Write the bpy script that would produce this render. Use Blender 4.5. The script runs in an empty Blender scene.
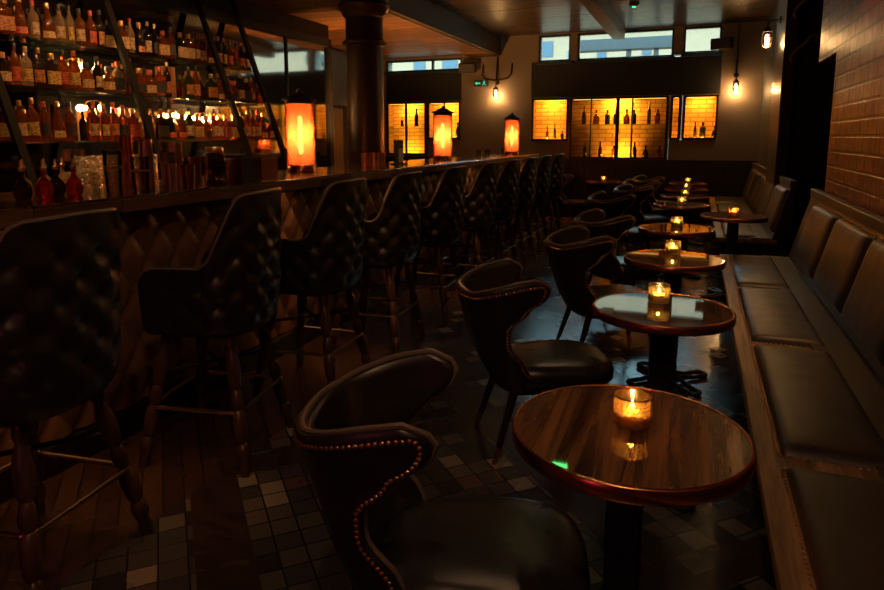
import bpy, math, random
from mathutils import Vector, Matrix
random.seed(7)
COL = bpy.context.scene.collection
SC = bpy.context.scene
pi = math.pi
def R(d): return math.radians(d)

# ------------------------------------------------------------------ materials
class NT:
    def __init__(s, name):
        s.m = bpy.data.materials.new(name); s.m.use_nodes = True
        s.t = s.m.node_tree; s.t.nodes.clear()
        s.out = s.t.nodes.new('ShaderNodeOutputMaterial')
    def n(s, typ, ins=None, **kw):
        nd = s.t.nodes.new(typ)
        for k, v in kw.items(): setattr(nd, k, v)
        for k, v in (ins or {}).items():
            sock = nd.inputs[k]
            if hasattr(v, 'is_output'): s.t.links.new(v, sock)
            else: sock.default_value = v
        return nd
    def math(s, op, a, b=0.0, c=None):
        ins = {0: a, 1: b}
        if c is not None: ins[2] = c
        return s.n('ShaderNodeMath', ins, operation=op).outputs[0]
    def mix(s, f, a, b):
        nd = s.n('ShaderNodeMix', data_type='RGBA')
        for i, v in ((0, f), (6, a), (7, b)):
            if hasattr(v, 'is_output'): s.t.links.new(v, nd.inputs[i])
            else: nd.inputs[i].default_value = v
        return nd.outputs[2]
    def obj(s): return s.n('ShaderNodeTexCoord').outputs['Object']
    def ramp(s, f, stops):
        nd = s.n('ShaderNodeValToRGB', {0: f}); cr = nd.color_ramp
        while len(cr.elements) < len(stops): cr.elements.new(0.5)
        for e, (p, c) in zip(cr.elements, stops): e.position = p; e.color = c
        return nd.outputs[0]
    def bump(s, h, st=0.3, d=0.01): return s.n('ShaderNodeBump', {'Height': h, 'Strength': st, 'Distance': d}).outputs[0]
    def pr(s, **k):
        names = {'c': 'Base Color', 'r': 'Roughness', 'm': 'Metallic', 'nrm': 'Normal', 'coat': 'Coat Weight', 'cr': 'Coat Roughness',
                 't': 'Transmission Weight', 'ior': 'IOR', 'ss': 'Subsurface Weight', 'spec': 'Specular IOR Level', 'a': 'Alpha', 'cior': 'Coat IOR', 'sh': 'Sheen Weight'}
        return s.n('ShaderNodeBsdfPrincipled', {names[x]: v for x, v in k.items()}).outputs[0]
    def done(s, sh): s.t.links.new(sh, s.out.inputs[0]); return s.m
def C3(r, g, b): return (r, g, b, 1)

def plain(name, c, r=.5, m=0., var=.25, scale=6., bump=0., bs=60., **k):
    t = NT(name); o = t.obj()
    nz = t.n('ShaderNodeTexNoise', {'Vector': o, 'Scale': scale, 'Detail': 4.}).outputs[0]
    col = t.mix(nz, C3(*[x * (1 - var) for x in c]), C3(*[min(1, x * (1 + var)) for x in c]))
    a = dict(c=col, r=r, m=m, **k)
    if bump:
        n2 = t.n('ShaderNodeTexNoise', {'Vector': o, 'Scale': bs, 'Detail': 3.}).outputs[0]
        a['nrm'] = t.bump(n2, bump, .004)
    return t.done(t.pr(**a))
def leather(name, c, r=.36):
    t = NT(name); o = t.obj()
    v = t.n('ShaderNodeTexVoronoi', {'Vector': o, 'Scale': 260.}).outputs[0]
    nz = t.n('ShaderNodeTexNoise', {'Vector': o, 'Scale': 9., 'Detail': 5.}).outputs[0]
    rr = t.math('MULTIPLY_ADD', nz, .25, r - .12)
    h = t.math('MULTIPLY_ADD', nz, 2., v)
    return t.done(t.pr(c=C3(*c), r=rr, nrm=t.bump(h, .12, .002), coat=.15, cr=.3))
def wood(name, c1, c2, axis='X', r=.4, scale=3., plank=None, coat=0., bump=.15, pax='Y', gap=.004, bd=.004, spec=.5, cr=.06):
    """grain along axis; plank = board width across pax"""
    t = NT(name); o = t.obj(); s = [14., 14., 14.]; s['XYZ'.index(axis)] = .8
    src = o
    sep = t.n('ShaderNodeSeparateXYZ', {0: o})
    mp = t.n('ShaderNodeMapping', {'Vector': o, 'Scale': tuple(x * scale / 3 for x in s)}).outputs[0]
    if plank:
        q = t.math('DIVIDE', sep.outputs['XYZ'.index(pax)], plank)
        idx = t.math('FLOOR', q); fr = t.math('FRACT', q)
        off = t.n('ShaderNodeCombineXYZ', {0: t.math('MULTIPLY', idx, 3.7), 1: t.math('MULTIPLY', idx, 1.9), 2: t.math('MULTIPLY', idx, 5.3)}).outputs[0]
        mp = t.n('ShaderNodeVectorMath', {0: mp, 1: off}, operation='ADD').outputs[0]
    nz = t.n('ShaderNodeTexNoise', {'Vector': mp, 'Scale': 1., 'Detail': 7., 'Roughness': .65, 'Distortion': .6}).outputs[0]
    col = t.ramp(nz, [(.38, C3(*c1)), (.62, C3(*c2))])
    h = nz
    if plank:
        wn = t.n('ShaderNodeTexWhiteNoise', {'W': idx}, noise_dimensions='1D').outputs[0]
        col = t.mix(t.math('MULTIPLY_ADD', wn, .75, .25), C3(c1[0] * .3, c1[1] * .3, c1[2] * .3), col)
        g = t.math('LESS_THAN', fr, gap / plank * 2)
        col = t.mix(g, col, C3(.002, .001, .001))
        h = t.math('MULTIPLY_ADD', g, -3., t.math('MULTIPLY_ADD', wn, 1.2, nz))
    rr = t.math('MULTIPLY_ADD', nz, .2, r - .1)
    return t.done(t.pr(c=col, r=rr, nrm=t.bump(h, bump, bd), coat=coat, spec=spec, cr=cr, cior=1.5 + .35 * coat))
def emit(name, c, s):
    t = NT(name); return t.done(t.n('ShaderNodeEmission', {'Color': C3(*c), 'Strength': s}).outputs[0])
def thinglass(name, tint, rough=.05, ior=1.45, bumpscale=None, glow=0.):
    t = NT(name)
    a = t.n('ShaderNodeBsdfTransparent', {0: C3(*tint)}).outputs[0]
    if glow: a = t.n('ShaderNodeMixShader', {0: glow, 1: a, 2: t.n('ShaderNodeBsdfTranslucent', {0: C3(*tint)}).outputs[0]}).outputs[0]
    kw = {'Roughness': rough}
    if bumpscale:
        v = t.n('ShaderNodeTexVoronoi', {'Vector': t.obj(), 'Scale': bumpscale}).outputs[0]
        kw['Normal'] = t.bump(v, .2, .003)
    g = t.n('ShaderNodeBsdfGlossy', dict({'Color': C3(1, 1, 1)}, **kw)).outputs[0]
    f = t.n('ShaderNodeFresnel', {'IOR': ior}).outputs[0]
    return t.done(t.n('ShaderNodeMixShader', {0: f, 1: a, 2: g}).outputs[0])
def bottleglass(name, c):
    """coloured spirit seen through bottle glass"""
    t = NT(name)
    a = t.pr(c=C3(*c), r=.05, t=.84, ior=1.42)
    return t.done(a)

def label(name, c, *a):
    t = NT(name); mp = t.n('ShaderNodeMapping', {'Vector': t.obj(), 'Scale': (30., 30., 110.)}).outputs[0]
    n1 = t.n('ShaderNodeTexNoise', {'Vector': mp, 'Scale': 1.6, 'Detail': 2.}).outputs[0]
    return t.done(t.pr(c=t.ramp(n1, [(.42, C3(*[x * .22 for x in c])), (.52, C3(*c))]), r=.5))
M = {}
M['leather'] = leather('black_leather', (.014, .011, .010), .36)
M['leather_seat'] = leather('bench_leather', (.020, .0115, .008), .44)
M['leather_blue'] = leather('seat_leather', (.018, .018, .019), .30)
M['piping'] = plain('leather_piping', (.15, .115, .09), .35)
M['brass'] = plain('antique_brass', (.62, .33, .14), .28, 1., .15)
M['copper'] = plain('copper', (.64, .25, .11), .27, 1., .2, 12.)
M['steel'] = plain('brushed_steel', (.55, .42, .28), .25, 1.)
M['black'] = plain('black_metal', (.008, .007, .006), .5, spec=.3)
M['iron'] = plain('cast_iron', (.014, .013, .013), .42, .2, .3, 20., .2)
M['colmetal'] = plain('bronze_painted_iron', (.060, .034, .020), .36, .35, .25, 8.)
M['legwood'] = wood('turned_walnut', (.022, .010, .006), (.075, .033, .017), 'Z', .32, 4.)
M['blackwood'] = plain('black_stained_wood', (.012, .009, .008), .35)
M['bartop'] = wood('bar_top_wood', (.020, .010, .006), (.11, .05, .024), 'X', .16, 2.2, .42, .5, .04, 'Y')
M['baredge'] = wood('bar_edge_wood', (.06, .03, .016), (.21, .10, .045), 'Y', .3, 2.2, .42, 0., .1, 'Y', .002)
M['tabletop'] = wood('lacquered_table_wood', (.035, .017, .008), (.24, .115, .05), 'Y', .3, 4., None, 1., .01, spec=0., cr=.03)
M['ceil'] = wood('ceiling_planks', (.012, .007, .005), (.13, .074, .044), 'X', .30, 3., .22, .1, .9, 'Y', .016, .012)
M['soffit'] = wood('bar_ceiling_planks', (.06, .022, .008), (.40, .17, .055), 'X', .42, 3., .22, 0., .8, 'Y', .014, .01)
M['beam'] = wood('painted_beam_wood', (.02, .018, .018), (.045, .04, .04), 'Y', .4, 2.5, None, 0., .4)
M['beam_brown'] = wood('brown_beam_wood', (.03, .017, .010), (.12, .065, .035), 'Y', .42, 2.5, None, 0., .4)
M['benchwood'] = wood('bench_wood', (.10, .052, .024), (.34, .20, .10), 'Y', .48, 6., None, 0., .3)
M['railwood'] = wood('bench_rail_wood', (.022, .012, .007), (.085, .048, .026), 'Y', .42, 3.5, None, 0., .3)
M['ledgewood'] = wood('dark_ledge_wood', (.012, .008, .006), (.04, .025, .017), 'Y', .4, 3.5, None, 0., .2)
M['darkpanel'] = wood('dark_wood_panelling', (.010, .007, .006), (.026, .018, .015), 'Z', .4, 2.5)
M['pierwood'] = wood('dark_pier_boards', (.022, .017, .015), (.06, .045, .036), 'Z', .3, 2.5, .12, .2, .3, 'Y')
M['plaster'] = plain('taupe_plaster', (.20, .155, .12), .75, 0., .12, 2.5, .2, 12.)
M['plaster_dark'] = plain('dark_plaster', (.05, .045, .042), .8, 0., .2, 2.)
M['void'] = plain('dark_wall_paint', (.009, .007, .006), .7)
M['tealframe'] = plain('teal_window_frame', (.016, .045, .055), .35)
M['shutter'] = plain('dark_blind_cloth', (.010, .010, .013), .7, 0., .2, 3.)
M['white'] = plain('white_paint', (.6, .58, .55), .5)
M['tan'] = plain('tan_door_paint', (.26, .17, .11), .5)
M['bluegrey'] = plain('blue_grey_paint', (.04, .05, .065), .5)
M['facade'] = plain('pale_stone_facade', (.235, .135, .076), .8, 0., .12, .6)
M['facade_glass'] = plain('dark_blue_pane', (.015, .035, .055), .4)
M['street'] = plain('street_asphalt', (.10, .10, .11), .8)
M['pane'] = thinglass('window_glass', (.95, .96, .90), .02)
M['shelfglass'] = thinglass('green_edged_shelf_glass', (.72, .86, .70), .08, 1.6)
M['clear'] = thinglass('clear_glass', (.86, .84, .78), .04, 1.6)
M['mirror'] = plain('smoked_mirror', (.62, .60, .56), .05, 1., .05)
M['votive'] = thinglass('ribbed_votive_glass', (.96, .70, .34), .12, 1.6, 150., .28)
M['votive_clear'] = thinglass('pale_votive_glass', (.95, .86, .52), .12, 1.5, 150., .22)
M['wax'] = plain('candle_wax', (.95, .74, .38), .5, 0., .05)
M['flame'] = emit('candle_flame', (1., .60, .20), 42.)
M['filament'] = emit('lamp_filament', (1., .50, .17), 55.)
t_ = NT('added_glow_liner'); M['liner'] = t_.done(t_.n('ShaderNodeMixShader', {0: .30, 1: t_.n('ShaderNodeBsdfTransparent', {0: C3(1., .74, .52)}).outputs[0], 2: t_.n('ShaderNodeBsdfTranslucent', {0: C3(1., .42, .20)}).outputs[0]}).outputs[0])
M['mattblack'] = plain('matt_black_paint', (.006, .005, .004), .8, spec=.15)
M['tube'] = emit('lantern_tube', (1., .50, .17), 9.)
M['bulbglow'] = emit('bulb_glow', (1., .62, .24), 30.)
M['green_em'] = emit('exit_sign_lit', (.10, .9, .45), .55)
M['exit_em'] = emit('green_exit_lit', (.1, 1., .2), 6.)
M['sensor_em'] = emit('green_indicator', (.1, 1., .35), 1.1)
M['branch'] = plain('driftwood', (.22, .15, .09), .6, 0., .4, 25., .4)
M['cream'] = label('cream_label', (.42, .27, .12), .6, 0., .3, 40.)
M['orange_l'] = label('orange_label', (.38, .13, .03), .6, 0., .3, 40.)
M['yellow_l'] = label('yellow_label', (.42, .26, .05), .6, 0., .3, 40.)
M['red_l'] = label('red_label', (.42, .06, .025), .6, 0., .3, 40.)
M['black_l'] = plain('black_label', (.014, .012, .012), .5)
M['gold'] = plain('gold_foil', (.75, .50, .20), .3, 1.)
M['cork'] = plain('cork', (.30, .16, .07), .7)
M['g_amber'] = bottleglass('amber_spirit_glass', (.42, .10, .012))
M['g_dark'] = bottleglass('dark_bottle_glass', (.045, .022, .012))
M['g_green'] = bottleglass('green_bottle_glass', (.035, .075, .02))
M['g_clear'] = bottleglass('clear_bottle_glass', (.72, .50, .26))
M['g_red'] = bottleglass('red_spirit_glass', (.65, .03, .02))
M['g_sil'] = plain('silhouette_bottle_glass', (.012, .008, .005), .12)
M['g_silamb'] = bottleglass('brown_bottle_glass', (.20, .06, .015))
t_ = NT('cut_glass'); _n = t_.bump(t_.n('ShaderNodeTexVoronoi', {'Vector': t_.obj(), 'Scale': 48.}).outputs[0], 1., .02); _a = t_.n('ShaderNodeMixShader', {0: .4, 1: t_.n('ShaderNodeBsdfTransparent', {0: C3(.9, .88, .8)}).outputs[0], 2: t_.n('ShaderNodeBsdfTranslucent', {0: C3(.75, .72, .6), 'Normal': _n}).outputs[0]}).outputs[0]
M['cutglass'] = t_.done(t_.n('ShaderNodeMixShader', {0: .5, 1: _a, 2: t_.n('ShaderNodeBsdfGlossy', {0: C3(.95, .9, .8), 'Roughness': .12, 'Normal': _n}).outputs[0]}).outputs[0])
M['pinkcopper'] = plain('rose_copper', (.88, .46, .34), .3, 1., .2, 10.)
M['oakbox'] = wood('oak_presentation_box', (.16, .06, .02), (.40, .17, .06), 'Z', .45, 3.)
M['quilt'] = leather('bronze_quilted_leather', (.15, .075, .036), .32)
M['speaker'] = plain('speaker_plastic', (.012, .012, .012), .5)

def brick_mat(name, c1, c2, mortar, w, h, msize, rough, horiz='Y', bump=.6, coat=0., v=.4):
    t = NT(name); o = t.obj(); sp = t.n('ShaderNodeSeparateXYZ', {0: o})
    vec = t.n('ShaderNodeCombineXYZ', {0: sp.outputs['XYZ'.index(horiz)], 1: sp.outputs[2]}).outputs[0]
    b = t.n('ShaderNodeTexBrick', {'Vector': vec, 'Color1': C3(*c1), 'Color2': C3(*c2), 'Mortar': C3(*mortar), 'Scale': 1.,
            'Mortar Size': msize, 'Mortar Smooth': .3, 'Brick Width': w, 'Row Height': h, 'Bias': 0.})
    nz = t.n('ShaderNodeTexNoise', {'Vector': o, 'Scale': 9., 'Detail': 6.}).outputs[0]
    col = t.mix(t.math('MULTIPLY', nz, v * 2), b.outputs[0], C3(*[x * .35 for x in c1]))
    hh = t.math('MULTIPLY_ADD', nz, .5, t.math('SUBTRACT', 1., b.outputs[1]))
    return t.done(t.pr(c=col, r=t.math('MULTIPLY_ADD', nz, .3, rough - .12), nrm=t.bump(hh, bump, .01), coat=coat))
M['brick'] = brick_mat('brown_glazed_brick', (.52, .14, .034), (.24, .068, .02), (.035, .014, .007), .21, .112, .011, .36, bump=.9, v=.6)
M['amberbrick'] = brick_mat('pale_brick_lining', (.72, .44, .15), (.50, .28, .09), (.20, .12, .05), .24, .075, .010, .7, 'X', .8)

def floor_mat():
    t = NT('mixed_tile_and_wood_floor'); o = t.obj(); sp = t.n('ShaderNodeSeparateXYZ', {0: o}); X, Y = sp.outputs[0], sp.outputs[1]
    u = t.math('MULTIPLY', t.math('ADD', X, Y), .70711); v = t.math('MULTIPLY', t.math('SUBTRACT', Y, X), .70711)
    T = .097
    qu, qv = t.math('DIVIDE', u, T), t.math('DIVIDE', v, T)
    iu, iv = t.math('FLOOR', qu), t.math('FLOOR', qv)
    wn = t.n('ShaderNodeTexWhiteNoise', {'Vector': t.n('ShaderNodeCombineXYZ', {0: iu, 1: iv}).outputs[0]}, noise_dimensions='3D').outputs[0]
    tile = t.n('ShaderNodeValToRGB', {0: wn}); cr = tile.color_ramp; cr.interpolation = 'CONSTANT'
    pal = [(0, (0.047, 0.046, 0.049)), (.22, (0.081, 0.076, 0.073)), (.42, (0.022, 0.022, 0.026)), (.56, (0.115, 0.095, 0.078)), (.74, (0.061, 0.054, 0.061)), (.86, (0.257, 0.209, 0.162)), (.94, (0.101, 0.057, 0.054))]
    while len(cr.elements) < len(pal): cr.elements.new(.5)
    for e, (p, c) in zip(cr.elements, pal): e.position = p; e.color = C3(*c)
    def edge(q, w):
        f = t.math('FRACT', q); return t.math('MAXIMUM', t.math('LESS_THAN', f, w), t.math('GREATER_THAN', f, 1 - w))
    grout = t.math('MAXIMUM', edge(qu, .035), edge(qv, .035))
    # dark timber bands crossing the tile fields, every tenth tile
    bu = t.math('LESS_THAN', t.math('FRACT', t.math('DIVIDE', t.math('SUBTRACT', u, .02 - 14 * T), T * 14)), 2 / 14)
    bv = t.math('LESS_THAN', t.math('FRACT', t.math('DIVIDE', t.math('SUBTRACT', v, 2.73), T * 14)), 1.6 / 14)
    band = t.math('MAXIMUM', bu, bv)
    mp = t.n('ShaderNodeMapping', {'Vector': o, 'Rotation': (0, 0, R(45)), 'Scale': (2.5, 22., 1.)}).outputs[0]
    g = t.n('ShaderNodeTexNoise', {'Vector': mp, 'Scale': 1.5, 'Detail': 6.}).outputs[0]
    timber = t.ramp(g, [(.3, C3(.016, .009, .006)), (.75, C3(.055, .030, .020))])
    edgeb = t.math('LESS_THAN', t.math('FRACT', t.math('DIVIDE', u, T)), .04)
    col = t.mix(grout, tile.outputs[0], C3(.010, .008, .007))
    col = t.mix(band, col, timber)
    # herringbone timber zone beneath the stools
    nz = t.n('ShaderNodeTexNoise', {'Vector': o, 'Scale': 2.2, 'Detail': 5.}).outputs[0]
    zone = t.math('LESS_THAN', X, -1.86)
    hb = t.n('ShaderNodeTexBrick', {'Vector': t.n('ShaderNodeCombineXYZ', {0: v, 1: u}).outputs[0], 'Color1': C3(.15, .068, .034), 'Color2': C3(.06, .028, .015), 'Mortar': C3(.006, .004, .003),
              'Scale': 1., 'Mortar Size': .004, 'Brick Width': .42, 'Row Height': .08})
    hbc = t.mix(g, hb.outputs[0], C3(.02, .01, .007))
    col = t.mix(zone, col, hbc)
    dirt = t.mix(t.math('MULTIPLY', nz, .55), col, C3(.014, .010, .008))
    h = t.math('ADD', t.math('MULTIPLY', grout, -1.), t.math('MULTIPLY', wn, .15))
    rr = t.math('ADD', t.math('MULTIPLY_ADD', nz, .10, .15), t.math('MULTIPLY', wn, .08))
    return t.done(t.pr(c=dirt, r=rr, nrm=t.bump(h, .30, .004), spec=.6))
M['floor'] = floor_mat()

for k_ in ('flame', 'filament', 'tube', 'bulbglow'): M[k_].cycles.emission_sampling = 'NONE'
# ------------------------------------------------------------------ mesh builder
class MB:
    def __init__(s): s.v = []; s.f = []
    def add(s, vs, fs, mat=None):
        b = len(s.v)
        s.v += [tuple((mat @ Vector(p)) if mat else p) for p in vs]; s.f += [tuple(b + i for i in f) for f in fs]; return s
    def box(s, x0, x1, y0, y1, z0, z1, mat=None):
        vs = [(x, y, z) for x in (x0, x1) for y in (y0, y1) for z in (z0, z1)]
        return s.add(vs, [(0, 1, 3, 2), (4, 6, 7, 5), (0, 4, 5, 1), (2, 3, 7, 6), (0, 2, 6, 4), (1, 5, 7, 3)], mat)
    def lathe(s, prof, n=20, mat=None, sx=1., sy=1.):
        vs = []; fs = []
        for r, z in prof:
            for k in range(n):
                a = 2 * pi * k / n; vs.append((r * math.cos(a) * sx, r * math.sin(a) * sy, z))
        for i in range(len(prof) - 1):
            for k in range(n):
                fs.append((i * n + k, i * n + (k + 1) % n, (i + 1) * n + (k + 1) % n, (i + 1) * n + k))
        if prof[0][0] > 1e-5: fs.append(tuple(range(n))[::-1])
        if prof[-1][0] > 1e-5: fs.append(tuple(range((len(prof) - 1) * n, len(prof) * n)))
        return s.add(vs, fs, mat)
    def tube(s, pts, r, n=8, closed=False, mat=None):
        pts = [Vector(p) for p in pts]; N = len(pts); rr = r if isinstance(r, (list, tuple)) else [r] * N
        vs = []; fs = []; up = None
        for i, p in enumerate(pts):
            if closed: d = pts[(i + 1) % N] - pts[i - 1]
            else: d = pts[min(i + 1, N - 1)] - pts[max(i - 1, 0)]
            d.normalize()
            if up is None:
                up = Vector((0, 0, 1)) if abs(d.z) < .9 else Vector((1, 0, 0))
            a = d.cross(up)
            if a.length < 1e-4: a = d.cross(Vector((1, .3, 0)))
            a.normalize(); b = a.cross(d); b.normalize(); up = b
            for k in range(n):
                t = 2 * pi * k / n; vs.append(p + rr[i] * (math.cos(t) * a + math.sin(t) * b))
        for i in range(N if closed else N - 1):
            j = (i + 1) % N
            for k in range(n): fs.append((i * n + k, i * n + (k + 1) % n, j * n + (k + 1) % n, j * n + k))
        if not closed: fs.append(tuple(range(n))[::-1]); fs.append(tuple(range((N - 1) * n, N * n)))
        return s.add([tuple(x) for x in vs], fs, mat)
    def grid(s, P, flip=False, mat=None, closeu=False):
        nu, nv = len(P), len(P[0]); vs = [tuple(p) for r_ in P for p in r_]; fs = []
        for i in range(nu if closeu else nu - 1):
            for j in range(nv - 1):
                i2 = (i + 1) % nu; q = (i * nv + j, i2 * nv + j, i2 * nv + j + 1, i * nv + j + 1); fs.append(q[::-1] if flip else q)
        return s.add(vs, fs, mat)
    def mesh(s, name, mat=None, smooth=40):
        me = bpy.data.meshes.new(name); me.from_pydata(s.v, [], s.f); me.update()
        import bmesh
        bm = bmesh.new(); bm.from_mesh(me); bmesh.ops.remove_doubles(bm, verts=bm.verts, dist=1e-5); bmesh.ops.recalc_face_normals(bm, faces=bm.faces); bm.to_mesh(me); bm.free()
        if mat: me.materials.append(M[mat] if isinstance(mat, str) else mat)
        if smooth:
            me.shade_smooth(); me.set_sharp_from_angle(angle=R(smooth))
        return me
    def build(s, name, mat, parent=None, bevel=0., sub=0, smooth=40, seg=2, loc=None):
        return link(name, s.mesh(name, mat, smooth), parent, bevel, sub, seg, loc)
def link(name, me, parent=None, bevel=0., sub=0, seg=2, loc=None):
    o = bpy.data.objects.new(name, me); COL.objects.link(o)
    if parent: o.parent = parent
    if loc: o.location = loc
    if bevel:
        b = o.modifiers.new('b', 'BEVEL'); b.width = bevel; b.segments = seg; b.limit_method = 'ANGLE'; b.angle_limit = R(35); b.harden_normals = True
    if sub:
        u = o.modifiers.new('s', 'SUBSURF'); u.levels = sub; u.render_levels = sub
    return o
def tag(o, label, cat, group=None):
    o['label'] = label; o['category'] = cat
    if group: o['group'] = group
    return o
def thing(name, label, cat, loc=(0, 0, 0), rz=0., group=None):
    o = bpy.data.objects.new(name, None); COL.objects.link(o); o.location = loc; o.rotation_euler = (0, 0, rz); o.empty_display_size = .1
    return tag(o, label, cat, group)
def struct(o): o['kind'] = 'structure'; return o
def children(o): return [c for c in bpy.data.objects if c.parent == o]
def copy_tree(o, loc=None, rz=None, label=None, parent=None):
    c = o.copy(); COL.objects.link(c)
    if parent: c.parent = parent
    if loc: c.location = loc
    if rz is not None: c.rotation_euler = (0, 0, rz)
    if label: c['label'] = label
    for ch in children(o): copy_tree(ch, parent=c)
    return c
def light(name, kind, loc, energy, color, size=.05, parent=None, rot=None, **k):
    l = bpy.data.lights.new(name, kind); l.energy = energy; l.color = color
    if kind in ('POINT', 'SPOT'): l.shadow_soft_size = size
    for a, b in k.items(): setattr(l, a, b)
    o = bpy.data.objects.new(name, l); COL.objects.link(o); o.location = loc
    if rot: o.rotation_euler = rot
    if parent: o.parent = parent
    return o
def aim(v):  # rotation for a light pointing along v
    return Vector(v).to_track_quat('-Z', 'Y').to_euler()
ORD = ['first', 'second', 'third', 'fourth', 'fifth', 'sixth', 'seventh', 'eighth', 'ninth', 'tenth', 'eleventh', 'twelfth', 'thirteenth', 'fourteenth', 'fifteenth', 'sixteenth', 'seventeenth', 'eighteenth', 'nineteenth',
       'twentieth'] + ['twenty-' + x for x in ['first', 'second', 'third', 'fourth', 'fifth', 'sixth', 'seventh', 'eighth', 'ninth']] + ['thirtieth'] + ['thirty-' + x for x in ['first', 'second', 'third', 'fourth']]

# ------------------------------------------------------------------ camera
cam = bpy.data.cameras.new('camera'); co = bpy.data.objects.new('camera', cam); COL.objects.link(co); SC.camera = co
F, PY, VX, VY = 640., 230., 698., 137.
pitch = math.atan((PY - VY) / F); yaw = math.atan((VX - 442) * math.cos(pitch) / F)
co.location = (0, 0, 1.45); co.rotation_euler = (pi / 2 - pitch, 0, yaw)
cam.sensor_width = 36.; cam.lens = F / 884 * 36; cam.shift_y = -(295 - PY) / 884; cam.clip_start = .05

FY = 11.8      # far wall
CZ = 3.29      # main ceiling
SZ = 2.99      # lower ceiling over the bar
# ------------------------------------------------------------------ setting
struct(MB().box(-6.2, 3.4, -2.6, FY + .35, -.1, 0).build('floor', 'floor', smooth=0))
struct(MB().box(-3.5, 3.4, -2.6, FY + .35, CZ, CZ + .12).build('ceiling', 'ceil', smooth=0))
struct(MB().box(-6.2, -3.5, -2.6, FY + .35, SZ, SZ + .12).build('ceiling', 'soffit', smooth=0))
struct(MB().box(-6.2, 3.4, -2.75, -2.6, 0, 3.4).build('wall_back', 'plaster_dark', smooth=0))
struct(MB().box(-6.2, -6.02, -2.6, FY + .35, 0, 3.1).build('wall_left', 'plaster_dark', smooth=0))
# far wall, pierced by the upper windows and the lit display niches
w = MB(); xs = [-6.02, -5.88, -4.27, -2.90, .30, .92]
Y0, Y1 = FY, FY + .3
w.box(-6.02, -5.88, Y0, Y1, 0, 3.3); w.box(-4.27, -2.90, Y0, Y1, 0, 3.3); w.box(.30, 1.0, Y0, Y1, 0, 3.3)
# left bay
w.box(-5.88, -4.27, Y0, Y1, 0, 1.08); w.box(-5.88, -4.27, Y0 + .06, Y1, 2.14, 2.72)
w.box(-4.98, -4.27, Y0, Y1, 1.08, 1.40); w.box(-5.88, -4.27, Y0, Y1, 2.95, 3.3)
# right bay
w.box(-2.90, .30, Y0, Y1, 0, 1.06); w.box(-2.90, -2.19, Y0, Y1, 1.06, 1.38); w.box(-.47, .30, Y0, Y1, 1.06, 1.40)
w.box(-2.90, .30, Y0 + .06, Y1, 2.16, 2.80); w.box(-2.90, .30, Y0, Y1, 3.27, 3.3)
w.box(-2.90, -2.78, Y0, Y1, 2.80, 3.27); w.box(.28, .30, Y0, Y1, 2.80, 3.27); w.box(-2.2, -2.08, Y0, Y1, 2.8, 3.27); w.box(-.46, -.31, Y0, Y1, 2.84, 3.27)
struct(w.build('wall_far', 'plaster', smooth=0))
# dark dado panelling along the far wall
d = MB(); d.box(-6.0, .95, FY - .035, FY - .002, 0, 1.03); d.box(-6.0, .95, FY - .06, FY - .002, 1.03, 1.06)
for k in range(12):
    x = -5.7 + k * .55
    d.box(x, x + .45, FY - .05, FY - .03, .93, .95); d.box(x, x + .45, FY - .05, FY - .03, .25, .27); d.box(x, x + .02, FY - .05, FY - .03, .25, .95); d.box(x + .43, x + .45, FY - .05, FY - .03, .25, .95)
struct(d.build('trim_1', 'darkpanel', smooth=0))
# upper windows
def window(n, x0, x1, z0, z1, bars):
    e = bpy.data.objects.new('window_%d' % n, None); COL.objects.link(e); struct(e); e.location = (x0, FY, z0)
    W, H = x1 - x0, z1 - z0
    m = MB(); t = .035
    for a in ((0, W, 0, t), (0, W, H - t, H), (0, t, 0, H), (W - t, W, 0, H)): m.box(a[0], a[1], .02, .09, a[2], a[3])
    for b in bars: m.box(b - .02, b + .02, .02, .09, 0, H)
    m.box(-.03, W + .03, -.04, .02, -.05, 0)
    m.build('window_frame', 'tealframe', e, .004)
    MB().box(t, W - t, .05, .056, t, H - t).build('pane', 'pane', e, smooth=0)
window(1, -5.88, -4.27, 2.72, 2.95, [1.0])
window(2, -2.78, -2.2, 2.80, 3.27, [])
window(3, -2.08, -.46, 2.80, 3.27, [])
window(4, -.31, .28, 2.84, 3.27, [])
for n, (x0, x1, z0, z1) in enumerate([(-2.88, .29, 2.17, 2.78), (-5.87, -4.28, 2.15, 2.68)]):
    o = MB().box(x0, x1, FY - .015, FY + .055, z0, z1).box(x0, x1, FY - .03, FY - .005, z0, z0 + .03).build('roller_blind', 'shutter', None, .004)
    tag(o, ['dark roller blind between the blue windows and the wide amber niches', 'dark blind above the amber niche beyond the bar column'][n], 'blind')

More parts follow.
